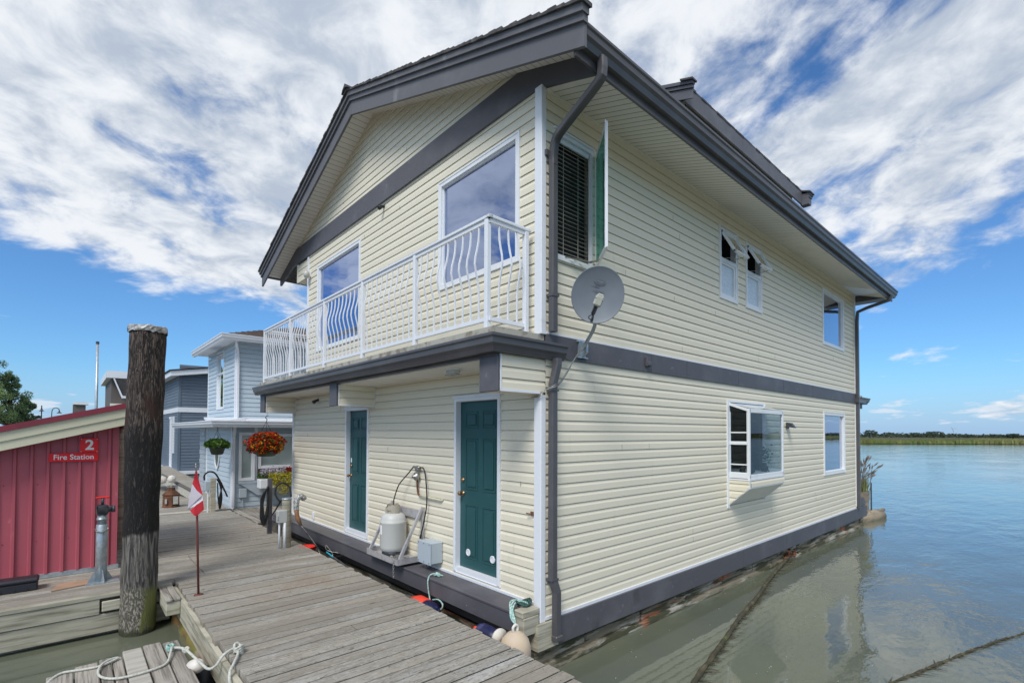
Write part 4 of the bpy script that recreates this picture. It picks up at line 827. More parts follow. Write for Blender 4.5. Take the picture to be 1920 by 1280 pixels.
# ------------------------------------------------------------------ propane corner
t = thing('tank_bracket', 'aluminium shelf bracket with slanted struts holding the gas tank', 'bracket', (-.05, 2.6, .62)); ys0, ys1, xs0 = 2.32, 3.22, -.43
mb = MB(); z = .70; mb.box((xs0, ys0, z-.012), (-.02, ys1, z)); mb.box((xs0-.006, ys0, z-.02), (xs0, ys1, z+.06)); mb.box((xs0, ys0-.006, z-.02), (-.02, ys0, z+.06)); mb.box((xs0, ys1, z-.02), (-.02, ys1+.006, z+.06)); mb.build('tray', 'alu', t)
for y in (ys0+.02, ys1-.02):
    mb = MB(); mb.box((-.045, y-.025, z+.0), (-.015, y+.025, 1.42)); mb.build('upright', 'alu', t)
    mb = MB(); vs = [(xs0+.01, y-.02, z+.03), (xs0+.05, y-.02, z+.03), (-.03, y-.02, 1.40), (-.07, y-.02, 1.40)]; mb.add(vs+[(a, b+.035, c) for a, b, c in vs], [(0, 1, 2, 3), (7, 6, 5, 4), (0, 4, 5, 1), (1, 5, 6, 2), (2, 6, 7, 3), (3, 7, 4, 0)]); mb.build('strut', 'alu', t)
mb = MB(); mb.box((-.05, ys0+.045, 1.25), (-.02, ys1-.045, 1.37)); mb.build('back_bar', 'alu', t)
tx, ty = -.235, 2.80; t = thing('propane_tank', 'grey upright propane tank standing on the metal shelf bracket', 'gas tank', (tx, ty, .70))
mb = MB(); R1 = .185; mb.lathe([(R1*.8, .77), (R1*.93, .79), (R1, .84), (R1, 1.17), (R1*1.012, 1.175), (R1*1.012, 1.19), (R1*.99, 1.195), (R1*.95, 1.23), (R1*.83, 1.28), (R1*.6, 1.31), (.03, 1.325)], tx, ty, 36); body = mb.build('tank_body', 'tank', t, True)
mb = MB(); mb.lathe([(R1*.83, .702), (R1*.85, .702), (R1*.85, .80), (R1*.83, .80)], tx, ty, 32); mb.build('foot_ring', 'dark_metal', t, True)
mb = MB(); vs = []
for k in range(19):
    a = radians(20+k*15.5); 
    for r in (.105, .112):
        for zz in (1.29, 1.43 if k < 7 or k > 11 else 1.39): vs.append((tx+cos(a)*r, ty+sin(a)*r, zz))
n = 19; mb.add(vs, [f for i in range(n-1) for f in ((4*i, 4*i+4, 4*i+5, 4*i+1), (4*i+2, 4*i+3, 4*i+7, 4*i+6), (4*i+1, 4*i+5, 4*i+7, 4*i+3))])
mb.build('collar', 'tank_collar', t); mb = MB(); mb.tube([(tx, ty, 1.32), (tx, ty, 1.40)], .022, 10); mb.tube([(tx, ty, 1.38), (tx-.07, ty-.02, 1.385)], .016, 8); mb.lathe([(.03, 1.40), (.03, 1.42), (.01, 1.425)], tx, ty, 10); mb.build('valve', 'brass', t, True)
mb = MB(); vs = []
for k in range(4):
    a = radians(178-k*8+8); vs += [(tx+cos(a)*(R1+.001), ty+sin(a)*(R1+.001), 1.02), (tx+cos(a)*(R1+.001), ty+sin(a)*(R1+.001), 1.15)]
mb.add(vs, [(2*i, 2*i+2, 2*i+3, 2*i+1) for i in range(3)]); mb.build('label', 'sign_white', t)
t = thing('gas_regulator', 'round grey gas regulator on the siding above the tank', 'regulator', (-.02, 2.48, 1.87)); mb = MB(); RY = Matrix.Rotation(-pi/2, 4, 'Y')
mb.lathe([(.02, 0), (.055, .03), (.062, .05), (.055, .07), (.025, .085), (.02, .11), (.002, .112)], 0, 0, 18, 0, Matrix.Translation((-.012, 2.47, 1.84)) @ RY); mb.lathe([(.03, 0), (.045, .03), (.04, .055), (.02, .065)], 0, 0, 14, 0, Matrix.Translation((-.012, 2.46, 1.95)) @ RY)
mb.tube([(-.06, 2.54, 1.97), (-.06, 2.38, 1.97)], .018, 8); mb.build('body', 'steel', t, True)
mb = MB(); mb.tube(curve([(-.05, 2.46, 1.80), (-.045, 2.46, 1.68), (-.04, 2.45, 1.60), (-.04, 2.40, 1.575)], 4), .014, 8); mb.build('riser', 'rust', t, True); mb = MB(); mb.tube([(-.04, 2.40, 1.575), (-.04, 1.88, 1.565)], .013, 8); mb.tube([(-.04, 1.88, 1.565), (.0, 1.87, 1.565)], .013, 8); mb.build('supply_pipe', 'cream_board', t, True)
mb = MB(); mb.tube(curve([(tx, ty, 1.42), (tx+.02, ty+.02, 1.50), (-.15, 2.80, 1.70), (-.09, 2.66, 1.86), (-.06, 2.55, 1.97)], 6), .009, 7); tag(mb.build('gas_hose', 'rubber', None, True), 'black hose arching from tank valve up to the regulator', 'hose')
mb = MB(); mb.tube(curve([(-.06, 2.38, 1.97), (-.06, 2.28, 1.96), (-.06, 2.22, 1.82), (-.06, 2.19, 1.5), (-.07, 2.24, 1.25), (-.08, 2.30, 1.05)], 6), .009, 7); mb.tube([(-.08, 2.30, 1.05), (-.085, 2.31, 1.0)], .015, 6); tag(mb.build('gas_hose', 'rubber', None, True), 'black hose hanging loose from the regulator beside the strut', 'hose')
t = thing('junction_box', 'pale blue grey metal junction box on the wall beside the tank', 'electrical box', (-.08, 1.98, .67)); mb = MB(); mb.bev((-.20, 1.86, .74), (-.012, 2.16, 1.02), .01); mb.build('housing', 'box_grey', t)
mb = MB(); mb.bev((-.215, 1.853, .733), (-.20, 2.167, 1.027), .005)
for y, z in ((1.88, .76), (2.14, .76), (1.88, 1.0), (2.14, 1.0), (2.01, 1.0), (2.01, .76)): mb.bev((-.219, y-.007, z-.007), (-.215, y+.007, z+.007), .002, 1)
mb.build('cover', ['box_grey', 'dark_metal'], t); mb = MB(); mb.tube([(-.1, 2.08, .74), (-.1, 2.08, .64)], .018, 8); mb.build('conduit', 'galv', t, True)
t = thing('chain', 'steel chain heaped on the bracket tray and hanging over its corner', 'chain', (-.4, 2.4, .7)); mb = MB()
def link(mb, c, d, s=.016, flip=0):
    d = Vector(d).normalized(); u = d.orthogonal().normalized(); u = Matrix.Rotation(flip, 3, d) @ u; c = Vector(c)
    mb.tube([c+d*s*1.1*cos(a)+u*s*.7*sin(a) for a in [k*2*pi/8 for k in range(9)]], .0042, 5)
for k in range(9): link(mb, (-.445, 2.40, .72-k*.026), (0, 0, 1), .017, (k % 2)*pi/2+.4)
for k in range(110): link(mb, (random.uniform(-.42, -.22), random.uniform(2.36, 2.62), .705+random.random()*.04), (random.gauss(0, 1), random.gauss(0, 1), random.gauss(0, .4)), .016, random.random()*3)
mb.build('links', 'steel', t)

# ------------------------------------------------------------------ boardwalk
def planks_x(mb, x0, x1, y0, y1, z, w=.131, gap=.017, th=.085, joints=True, jit=.02):
    y = y0; mb.add([(x0+.03, y0, z-.007), (x1-.03, y0, z-.007), (x1-.03, y1, z-.007), (x0+.03, y1, z-.007)], [(0, 1, 2, 3)], 1)  # dark sheet just below the board tops paints the shade of the gaps
    while y < y1-.02:
        xs = [x0+random.uniform(-jit, jit)]
        if joints and random.random() < .10: xs.append(random.uniform(x0+.4, x1-.3))
        xs.append(x1+random.uniform(-jit, jit)); h = random.uniform(-.004, .004)
        for a, b in zip(xs, xs[1:]): mb.bev((a+.003, y+random.uniform(-.002, .002), z-th+h), (b-.003, min(y+w, y1)+random.uniform(-.003, .002), z+h), .004)
        if z == .5:
            for nx in (x0+.12, (x0+x1)/2, x1-.12):
                for ny in (.03, w-.03):
                    if random.random() < .45: continue
                    q = nx+random.uniform(-.035, .035); r_n = random.uniform(.002, .0045); mb.box((q-r_n, y+ny-r_n, z+h), (q+r_n, y+ny+r_n, z+h+.001), 1)
        y += w+gap
mb = MB(); planks_x(mb, -2.66, -.66, -3.2, 4.14, .5)
planks_x(mb, -3.6, -.70, 5.62, 10.38, .5); planks_x(mb, -7.5, -3.62, 5.62, 10.38, .48, joints=False)
y = 4.15
while y < 5.6: mb.bev((-7.5, y, .46), (-2.3 if y > 4.2 else -2.66, y+.142, .5+random.uniform(-.003, .003)), .005); mb.bev((-2.29 if y > 4.2 else -2.655, y, .46), (-.67, y+.142, .5+random.uniform(-.003, .003)), .005); y += .152
dock = kind(mb.build('boardwalk', ['plank_x', 'gap_shade_nail']), 'structure')
mb = MB(); planks_x(mb, -3.4, -.62, 10.56, 19, .49, joints=False); kind(mb.build('far_boardwalk', ['plank_x', 'gap_shade_nail']), 'structure')
mb = MB(); mb.bev((-3.4, 10.39, .44), (-.75, 10.55, .53), .01); kind(mb.build('threshold_board', 'light_board'), 'structure')
mb = MB(); mb.box((-2.70, -3.2, .20), (-2.655, 4.08, .455)); mb.box((-.72, -3.2, .18), (-.67, 10.3, .455)); mb.box((-2.6, -3.2, .26), (-.74, -3.1, .45))
for y in range(-3, 10): mb.box((-2.6, y+.3, .3), (-.73, y+.38, .455))
kind(mb.build('boardwalk_beam', 'raw_beam'), 'structure')
mb = MB(); mb.tube(curve([(-2.50, 4.2, .0), (-2.48, 3.4, .03), (-2.49, 2.6, .01), (-2.47, 1.6, .03), (-2.5, .6, .0), (-2.5, -1, 0)], 6), [.19+.02*sin(i*1.7) for i in range(31)], 16)
mb.tube([(-.9, 10, .02), (-.9, -3, .02)], .2, 12); mb.tube([(-1.7, 10, .0), (-1.7, -3, .0)], .2, 12); tag(mb.build('float_log', 'algae_log', None, True), 'algae covered brown float logs under the edge of the boardwalk', 'log')
# side apron in front of the shed
mb = MB(); mb.bev((-7.5, 4.08, .275), (-3.42, 4.125, .455), .006); mb.bev((-7.5, 4.095, .045), (-2.72, 4.14, .268), .006); mb.bev((-3.40, 4.065, .30), (-2.72, 4.12, .42), .006); mb.bev((-7.5, 4.07, .458), (-2.70, 4.148, .506), .005); mb.box((-7.5, 4.2, .0), (-2.8, 4.3, .44))
mb.box((-7.5, 4.16, .02), (-7.4, 5.5, .44)); kind(mb.build('apron_beam', 'raw_beam'), 'structure')
t = thing('timber_block', 'short grey timber block jutting from the boardwalk beside the piling', 'timber', (-2.72, 3.6, .35)); mb = MB(); mb.bev((-2.845, 3.42, .29), (-2.70, 4.06, .455), .008); mb.build('timber', 'raw_beam', t)
mb = MB(); mb.bev((-2.85, 3.40, .456), (-2.778, 4.06, .485), .006); mb.bev((-2.772, 3.41, .456), (-2.70, 4.06, .485), .006); mb.build('cap_board', 'plank_y', t)
# piling
t = thing('piling', 'thick dark timber piling rising from the water left of the flag', 'piling', (-3.06, 4.0, 0)); mb = MB(); prof = []
for k in range(60):
    z = -.6+k*4.30/59; prof.append((.178+.005*sin(z*3)+.004*sin(z*11)+.004*z, z))
Mt = Matrix.Shear('XY', 4, (.0128, .0)); mb.lathe(prof, -3.06, 4.0, 48, 0, Mt, .02); mb.build('shaft', 'pile', t, True)
mb = MB(); prof = [(.203, 3.69), (.201, 3.70), (.208, 3.72), (.204, 3.75), (.20, 3.765), (.12, 3.78), (.004, 3.785)]; n = 40; vs = []
for i, (r, z) in enumerate(prof):
    for k in range(n): a = 2*pi*k/n; q = r+random.uniform(-.006, .006)*(r > .2); vs.append(Mt @ Vector((-3.06+q*cos(a), 4.0+q*sin(a), z+random.uniform(-.012, .012)*(i < 5))))
mb.add(vs, [(i*n+k, i*n+(k+1) % n, (i+1)*n+(k+1) % n, (i+1)*n+k) for i in range(len(prof)-1) for k in range(n)]); mb.build('metal_cap', 'cap', t)
mb = MB(); mb.lathe([(.13, -.5), (.13, 2.2), (.12, 2.6), (.002, 2.61)], -3.03, 7.0, 20, 0, None, .02); tag(mb.build('grey_piling', 'raw_beam', None, True), 'slim weathered piling half hidden between shed and big piling', 'piling')

# small dock bottom left
t = thing('small_float', 'low swim float of seven worn planks in the lower left corner', 'float', (-3.4, 1.6, .3)); xs = [-3.845, -3.665, -3.50, -3.315, -3.155, -2.985, -2.90]; xs = [-3.845, -3.66, -3.49, -3.40, -3.315, -3.155, -3.0, -2.86]
ends = [2.22, 2.30, 2.36, 2.34, 2.45, 2.47, 2.42, ]; tilt = [random.uniform(-.006, .006) for _ in ends]
for i in range(len(ends)):
    mb = MB(); mb.bev((xs[i]+.006, .2, .29), (xs[i+1]-.006, ends[i]+random.uniform(-.02, .02), .345+tilt[i]), .007); mb.build('plank', 'light_board' if i == 4 else 'plank_y', t)
mb = MB(); mb.box((-3.83, .2, .12), (-2.9, 2.2, .285)); mb.build('frame', 'raw_beam', t); 
mb = MB()
for k in range(9): mb.lathe([(.05, 0), (.062, .006), (.05, .012)], 0, 0, 12, 0, Matrix.Translation((-3.86-k*.013, 2.05, .31)) @ Matrix.Rotation(-pi/2, 4, 'Y'))
tag(mb.build('ribbed_hose', 'black_plastic', None, True), 'end of a black ribbed hose at the left edge of the small float', 'hose')
mb = MB(); z = .362
mb.tube(curve([(-3.86, 2.02, .30), (-3.82, 2.12, .345), (-3.74, 2.20, z), (-3.62, 2.17, z), (-3.50, 2.145, z), (-3.40, 2.20, z), (-3.35, 2.25, z), (-3.41, 2.22, z+.012), (-3.475, 2.14, z+.012), (-3.505, 2.0, z), (-3.48, 1.87, z), (-3.41, 1.78, z), (-3.31, 1.745, z), (-3.13, 1.76, z), (-3.03, 1.83, z), (-2.98, 2.0, z+.02), (-2.955, 2.12, z+.03)], 5), .0105, 8)
mb.tube(curve([(-2.94, 2.12, .38), (-2.88, 1.98, .40), (-2.85, 1.80, .40), (-2.82, 1.55, .40), (-2.79, 1.36, .40), (-2.75, 1.28, .44), (-2.69, 1.28, .515), (-2.62, 1.32, .53), (-2.57, 1.33, .535)], 5), .012, 8)
mb.tube(curve([(-2.57, 1.33, .535), (-2.60, 1.18, .53), (-2.67, 1.02, .52), (-2.72, .92, .47), (-2.73, .72, .25), (-2.73, .5, .1)], 5), .012, 8)
for k in range(5):
    a0_ = k*1.3; mb.tube(curve([Vector((-2.575, 1.27, .53))+Vector((cos(a)*.032, sin(a)*.045, .016*sin(a*2+k)+.012*(k-1))) for a in [a0_+j*.9 for j in range(8)]], 3), .011, 6)
for k in range(3): mb.tube(curve([Vector((-2.87, 1.93, .40))+Vector((cos(a)*.022, sin(a)*.03, .014*sin(a*2+k))) for a in [k+j*.9 for j in range(8)]], 3), .011, 6)
tag(mb.build('mooring_rope', 'rope_white', None, True), 'pale mooring rope looped over the small float and tied to the boardwalk', 'rope')
mb = MB()
for k in range(4): mb.tube(curve([Vector((-2.965, 2.15, .38))+Vector((cos(a)*.028, sin(a)*.045, .018*sin(a*2+k))) for a in [k*1.7+j*.9 for j in range(9)]], 3), .010, 6)
tag(mb.build('rope_knot', 'rope_green', None, True), 'mint green rope knot on the corner of the small float', 'rope')
mb = MB(); M = Matrix.Translation((-2.835, 1.66, .33)) @ Matrix.Rotation(radians(70), 4, 'X') @ Matrix.Rotation(.2, 4, 'Y'); mb.lathe([(.02, -.11), (.05, -.095), (.062, -.05), (.064, .03), (.055, .075), (.03, .095), (.015, .10)], 0, 0, 20, 0, M); tag(mb.build('mooring_buoy', 'buoy_white', None, True), 'small white buoy hanging between small float and boardwalk', 'buoy')
mb = MB(); M = Matrix.Translation((-2.745, 1.80, .10)); mb.lathe([(.02, -.16), (.09, -.12), (.13, -.02), (.13, .03), (.10, .10), (.05, .14), (.02, .15)], 0, 0, 24, 0, M); tag(mb.build('black_fender', 'black_plastic', None, True), 'round black fender floating between small float and boardwalk', 'fender')

# flag on its stake
fx, fy = -2.535, 3.33; t = thing('flag', 'small red and white pennant on a rusty red stake on the boardwalk', 'flag', (fx, fy, .5)); mb = MB(); mb.tube([(fx, fy, .5), (fx-.045, fy, 1.98)], .0125, 8); mb.lathe([(.05, .5), (.05, .508), (.014, .512)], fx, fy, 12); mb.build('stake', 'pole_red', t, True)
mb = MB(); mb.tube([(fx-.046, fy, 1.98), (fx-.050, fy, 2.08)], .008, 6); mb.lathe([(.011, 2.06), (.012, 2.07), (.002, 2.085)], fx-.05, fy, 8); mb.build('pole_tip', 'steel', t, True)
def fl_(name, polys, m):
    mb = MB()
    for P in polys: mb.add([(fx-.022+x, fy-.02-.022*abs(sin(x*40)), z) for x, z in P], [tuple(range(len(P)))])
    o = mb.build(name, m, t); so_ = o.modifiers.new('thickness', 'SOLIDIFY'); so_.thickness = .003
# dimensions from the pole at right; folds zigzag
fl_('upper_red', [[(-.028, 2.0), (-.005, 1.90), (.015, 1.82), (.04, 1.70), (.012, 1.69), (-.02, 1.76), (-.065, 1.84), (-.05, 1.92)]], 'flag_red')
fl_('white_bar', [[(-.066, 1.838), (-.02, 1.758), (.036, 1.70), (.0, 1.66), (-.06, 1.60), (-.11, 1.55), (-.095, 1.68)], [(.042, 1.695), (.002, 1.658), (-.112, 1.548), (-.085, 1.53), (-.04, 1.575), (.045, 1.64)]], 'flag_white')
fl_('lower_red', [[(-.085, 1.525), (-.04, 1.57), (.045, 1.635), (.058, 1.52), (.03, 1.50), (-.02, 1.45), (-.05, 1.47)]], 'flag_red')

# ------------------------------------------------------------------ fire station shed
t = thing('fire_shed', 'red corrugated metal shed with a cream fascia board at left', 'shed', (-5.2, 6.4, .5)); SY = 5.45; SX1 = -3.19
rzf = lambda x: 2.545+.276*(x+3.156)                              # lower edge of fascia
mb = MB(); x = -7.6; pts = []
while x < SX1-.09:
    pts += [(x, 0), (x+.012, -.028), (x+.038, -.028), (x+.050, 0), (x+.105, 0), ]; x += .1585
pts += [(SX1-.07, 0), (SX1-.068, -.012), (SX1, -.012), (SX1, .02)]
vs = [(a, SY+b, .56) for a, b in pts]+[(a, SY+b, rzf(a)+.12) for a, b in pts]; n = len(pts); mb.add(vs, [(i, i+1, n+i+1, n+i) for i in range(n-1)], 0, .5)
mb.box((SX1-.02, SY, .56), (SX1, 7.6, 2.6)); mb.box((-7.6, SY+.04, .5), (SX1-.03, SY+.08, 1.8)); mb.build('wall', 'red_metal', t)
mb = MB(); x = -7.55+.1585*.5
for z in (1.0, 1.75):
    x = -7.52
    while x < SX1: mb.bev((x, SY-.008, z), (x+.012, SY, z+.012), .003); x += .317
mb.build('screw', 'roof_red', t)
mb = MB(); mb.prism([(-7.6, rzf(-7.6)), (-3.05, rzf(-3.05)), (-3.05, rzf(-3.05)+.115), (-7.6, rzf(-7.6)+.115)], 'Y', 5.20, 5.24); mb.prism([(-7.6, rzf(-7.6)+.116), (-3.05, rzf(-3.05)+.116), (-3.05, rzf(-3.05)+.235), (-7.6, rzf(-7.6)+.235)], 'Y', 5.185, 5.24)
mb.prism([(-7.6, rzf(-7.6)+.14), (-3.05, rzf(-3.05)+.14), (-3.05, rzf(-3.05)+.15), (-7.6, rzf(-7.6)+.15)], 'Y', 5.24, 5.46); mb.box((-3.08, 5.24, 2.5), (-3.05, 7.6, 2.72)); mb.build('fascia', 'cream_board', t)
mb = MB(); mb.prism([(-7.65, rzf(-7.65)+.236), (-3.0, rzf(-3.0)+.236), (-3.0, rzf(-3.0)+.31), (-7.65, rzf(-7.65)+.31)], 'Y', 5.16, 7.7); mb.build('roof', 'roof_red', t)
mb = MB(); mb.box((-7.6, SY-.02, .505), (SX1+.02, SY+.03, .565)); mb.build('base_flashing', 'galv', t)
t = thing('number_sign', 'square red sign reading 2 on the shed wall', 'sign', (-3.517, SY-.04, 2.27)); mb = MB(); mb.bev((-3.612, SY-.046, 2.168), (-3.42, SY-.03, 2.365), .003); mb.build('plate', 'sign_red', t)
MT = lambda x, z: Matrix.Translation((x, SY-.0485, z)) @ Matrix.Rotation(pi/2, 4, 'X'); text('numeral', '2', .19, MT(-3.512, 2.266), 'sign_white', t, .005)
mb = MB()
for x, z in ((-3.60, 2.352), (-3.432, 2.352), (-3.60, 2.18), (-3.432, 2.18)): mb.bev((x-.004, SY-.05, z-.004), (x+.004, SY-.046, z+.004), .001)
mb.build('screw', 'sign_white', t)
t = thing('station_sign', 'long red sign reading Fire Station below the number sign', 'sign', (-3.67, SY-.04, 2.11)); mb = MB(); mb.bev((-3.925, SY-.046, 2.048), (-3.418, SY-.03, 2.163), .003); mb.build('plate', 'sign_red', t); text('lettering', 'Fire Station', .097, MT(-3.672, 2.106) @ Matrix.Scale(.93, 4, (1, 0, 0)), 'sign_white', t, .0011, .0015)
# standpipe
px, py = -3.385, 4.78; t = thing('standpipe', 'galvanised fire standpipe with red handle in front of the shed', 'standpipe', (px, py, .5)); mb = MB(); mb.lathe([(.062, .51), (.062, 1.24), (.058, 1.245)], px, py, 24); mb.build('pipe', 'galv', t, True)
mb = MB(); mb.lathe([(.05, 1.24), (.05, 1.30), (.058, 1.30), (.058, 1.33), (.05, 1.33), (.05, 1.37)], px, py, 20); mb.build('collar', 'galv', t, True)
mb = MB(); mb.bev((px-.065, py-.065, 1.37), (px+.06, py+.06, 1.50), .02); mb.tube([(px, py, 1.44), (px+.10, py-.02, 1.44)], [.045, .038], 12); mb.lathe([(.045, 0), (.045, .03)], 0, 0, 14, 0, Matrix.Translation((px+.10, py-.02, 1.44)) @ Matrix.Rotation(pi/2, 4, 'Y')); mb.tube([(px, py, 1.5), (px, py, 1.585)], .018, 8); mb.build('valve', 'dark_metal', t, True)
mb = MB(); mb.bev((px-.07, py-.02, 1.585), (px+.07, py+.02, 1.605), .006); mb.build('handle', 'bucket_red', t)
mb = MB(); mb.box((px-.16, py-.13, .502), (px+.18, py+.14, .512)); 
for ang in (3.3, 4.9, .6):
    M = Matrix.Translation((px, py, 0)) @ Matrix.Rotation(ang, 4, 'Z'); vs = [M @ Vector(v) for v in ((.06, -.004, .512), (.145, -.004, .512), (.06, -.004, .66), (.06, .004, .512), (.145, .004, .512), (.06, .004, .66))]; mb.add(vs, [(0, 1, 2), (5, 4, 3), (0, 3, 4, 1), (1, 4, 5, 2), (2, 5, 3, 0)])
mb.build('base_plate', 'galv', t); mb = MB()
for k in range(15): a = 3.3+k*.18; link(mb, (px+cos(a)*.068, py+sin(a)*.068, 1.19-.04*sin(k/14*pi)), (-sin(a), cos(a), 0), .011, (k % 2)*1.57)
mb.build('chain', 'steel', t)
mb = MB(); mb.bev((-4.45, 4.84, .502), (-3.985, 5.06, .60), .012); mb.bev((-4.46, 4.83, .60), (-3.975, 5.07, .655), .02)
for x in (-4.32, -4.2, -4.09): mb.box((x, 4.833, .502), (x+.015, 4.84, .55))
tag(mb.build('bait_box', 'black_plastic'), 'low black plastic box on the planks beside the shed', 'box')
mb = MB(); mb.prism([(-3.86, 4.62), (-3.52, 4.70), (-3.50, 4.92), (-3.62, 4.96), (-3.80, 4.93)], 'Z', .506, .516); tag(mb.build('plywood_scrap', 'ply'), 'flat tan plywood scrap on the planks before the shed', 'plywood')

# ------------------------------------------------------------------ fenders, ropes between house and boardwalk
M = Matrix.Translation((-.44, 1.42, .30)) @ Matrix.Rotation(pi/2, 4, 'X')
t = thing('orange_fender', 'orange fender with navy end squeezed between house and boardwalk', 'fender', (-.44, 1.5, .28)); mb = MB(); mb.lathe([(.11, -.16), (.125, -.18), (.13, -.34), (.09, -.46), (.02, -.50)], 0, 0, 20, 0, M); mb.build('body', 'fender_orange', t, True)
mb = MB(); mb.lathe([(.02, .06), (.08, .04), (.115, -.02), (.118, -.155), (.11, -.16)], 0, 0, 20, 0, M); mb.build('end_cap', 'fender_navy', t, True)
t = thing('navy_fender', 'navy fender with red tip lying beside the tan one', 'fender', (-.50, .18, .36)); M = Matrix.Translation((-.50, .13, .40)) @ Matrix.Rotation(pi/2, 4, 'X'); mb = MB(); mb.lathe([(.02, .15), (.085, .11), (.105, .06), (.105, -.08), (.08, -.14), (.02, -.16)], 0, 0, 20, 0, M); 
M = Matrix.Translation((-.50, .30, .40)) @ Matrix.Rotation(pi/2, 4, 'X'); mb = MB(); mb.lathe([(.02, .16), (.07, .12), (.09, .05), (.09, -.10), (.07, -.16), (.02, -.18)], 0, 0, 20, 0, M); mb.build('body', 'fender_navy', t, True)
mb = MB(); mb.tube([(-.50, .12, .42), (-.50, .145, .42)], .094, 18); mb.build('label_band', 'buoy_white', t, True)
mb = MB(); mb.tube([(-.53, .44, .42), (-.53, .50, .42)], [.045, .02], 10); mb.build('tip', 'fender_orange', t, True)
t = thing('tan_fender', 'big tan teardrop fender hanging from the ledge corner', 'fender', (-.47, -.10, .3)); M = Matrix.Translation((-.46, -.06, .33)); mb = MB(); mb.lathe([(.03, -.22), (.11, -.16), (.155, -.04), (.155, .05), (.13, .13), (.08, .185), (.03, .205)], 0, 0, 28, 0, M); mb.build('body', 'fender_tan', t, True)
mb = MB(); mb.tube(curve([(-.485, -.06, .53), (-.49, -.06, .575), (-.46, -.06, .595), (-.43, -.06, .575), (-.435, -.06, .53)], 4), .014, 8); mb.build('eye', 'buoy_white', t, True)
mb = MB()
for k in range(3):
    o = k*.018; mb.tube(curve([(-.10-o, .10+o, .665), (-.16, .16+o, .70), (-.25, .17+o*2, .70), (-.335, .12+o, .66), (-.37-o*.4, .05+o, .60), (-.43, -.03, .585)], 5), .010, 7)
tag(mb.build('fender_rope', 'rope_green', None, True), 'mint rope from ledge corner down to the tan fender', 'rope'); mb = MB()
for k in range(3): mb.tube(curve([Vector((-.17, .13, .685))+Vector((cos(a)*(.06+.012*k), sin(a)*(.05+.01*k), .018*sin(a*2+k)+.01*k)) for a in [j*.7 for j in range(10)]], 3), .012, 6)
tag(mb.build('rope_coil', 'rope_dark', None, True), 'dark rope wrapped around the cleat at the ledge corner', 'rope')
mb = MB(); mb.tube(curve([(-.17, 1.62, .65), (-.22, 1.70, .67), (-.30, 1.72, .66), (-.345, 1.70, .58), (-.345, 1.66, .42), (-.36, 1.60, .36), (-.37, 1.48, .33), (-.36, 1.38, .34), (-.35, 1.36, .40), (-.345, 1.46, .43), (-.35, 1.58, .40)], 6), .009, 7)
for k in range(2): mb.tube(curve([Vector((-.22, 1.68, .66))+Vector((cos(a)*.03, sin(a)*.05, .015*sin(a*2+k))) for a in [k+j*.9 for j in range(7)]], 3), .009, 6)
tag(mb.build('ledge_rope', 'rope_green', None, True), 'mint rope tied on the ledge and looping down by the orange fender', 'rope')

# ------------------------------------------------------------------ dock posts and clutter at the house's far left corner
def ppost(x, y, z1, r, label, name='dock_post', m='raw_beam', sq=False):
    t = thing(name, label, 'post', (x, y, .5)); mb = MB()
    if sq: mb.bev((x-r, y-r, .1), (x+r, y+r, z1), .008)
    else: mb.lathe([(r, .1), (r, z1-.01), (r*.97, z1), (.004, z1+.004)], x, y, 18)
    mb.build('shaft', m, t, not sq); return t
t = ppost(-.94, 5.22, 1.31, .075, 'round tan service post with electric box at the boardwalk edge')
mb = MB(); mb.lathe([(.08, 1.31), (.082, 1.32), (.075, 1.335), (.003, 1.337)], -.94, 5.22, 18); mb.build('metal_cap', 'galv', t)
mb = MB(); mb.bev((-1.10, 5.14, .93), (-.95, 5.26, 1.14), .01); mb.bev((-1.11, 5.13, .98), (-1.10, 5.20, 1.06), .004); mb.build('electric_box', 'tank', t); mb = MB(); mb.tube([(-1.06, 5.2, .93), (-1.06, 5.2, .5)], .016, 8); mb.tube([(-.985, 5.16, .93), (-.985, 5.16, .48)], .024, 8); mb.build('conduit', 'white', t, True)
mb = MB(); mb.tube(curve([(-1.02, 5.3, 1.26), (-1.08, 5.36, 1.38), (-1.06, 5.38, 1.52), (-.96, 5.38, 1.58), (-.86, 5.34, 1.50), (-.85, 5.28, 1.34)], 6), .016, 8); mb.tube(curve([(-1.0, 5.3, 1.3), (-1.08, 5.4, 1.1), (-1.16, 5.4, .98), (-1.10, 5.3, .93)], 5), .012, 7); tag(mb.build('water_hose', 'rubber', None, True), 'black hose arching over the round tan service post', 'hose')
ppost(-.82, 6.6, 1.56, .038, 'dark grey square post with coiled black cord on it', 'cord_post', 'box_grey' if 0 else 'trim_grey', True)
mb = MB()
for k in range(15):
    o = k*.008; h = random.uniform(0, .12); mb.tube(curve([(-.88, 6.52-o*.3, 1.42), (-.955-o*.4, 6.5, 1.2), (-.99+random.uniform(-.03, .03), 6.48, .85+h), (-.95, 6.47, .70+h), (-.90+random.uniform(-.02, .02), 6.48, .82+h), (-.89+o*.2, 6.5, 1.15), (-.87, 6.54, 1.42)], 5), .015, 6)
tag(mb.build('cord_bundle', 'rubber', None, True), 'bundle of black cord hanging on the dark grey post', 'cord')
t = thing('wrapped_faucet', 'silver wrapped pipe elbow with copper lagging at the house corner', 'pipe', (-.72, 5.0, 1.1)); mb = MB(); mb.tube(curve([(-.68, 5.12, 1.30), (-.73, 5.11, 1.355), (-.80, 5.10, 1.33), (-.82, 5.10, 1.25), (-.82, 5.10, 1.14)], 5), [.045, .048, .044, .05, .045, .048, .05, .044, .05, .045, .046, .048, .044, .045, .05, .045, .044, .048, .045, .045, .045], 10); mb.build('foil_wrap', 'foil', t)
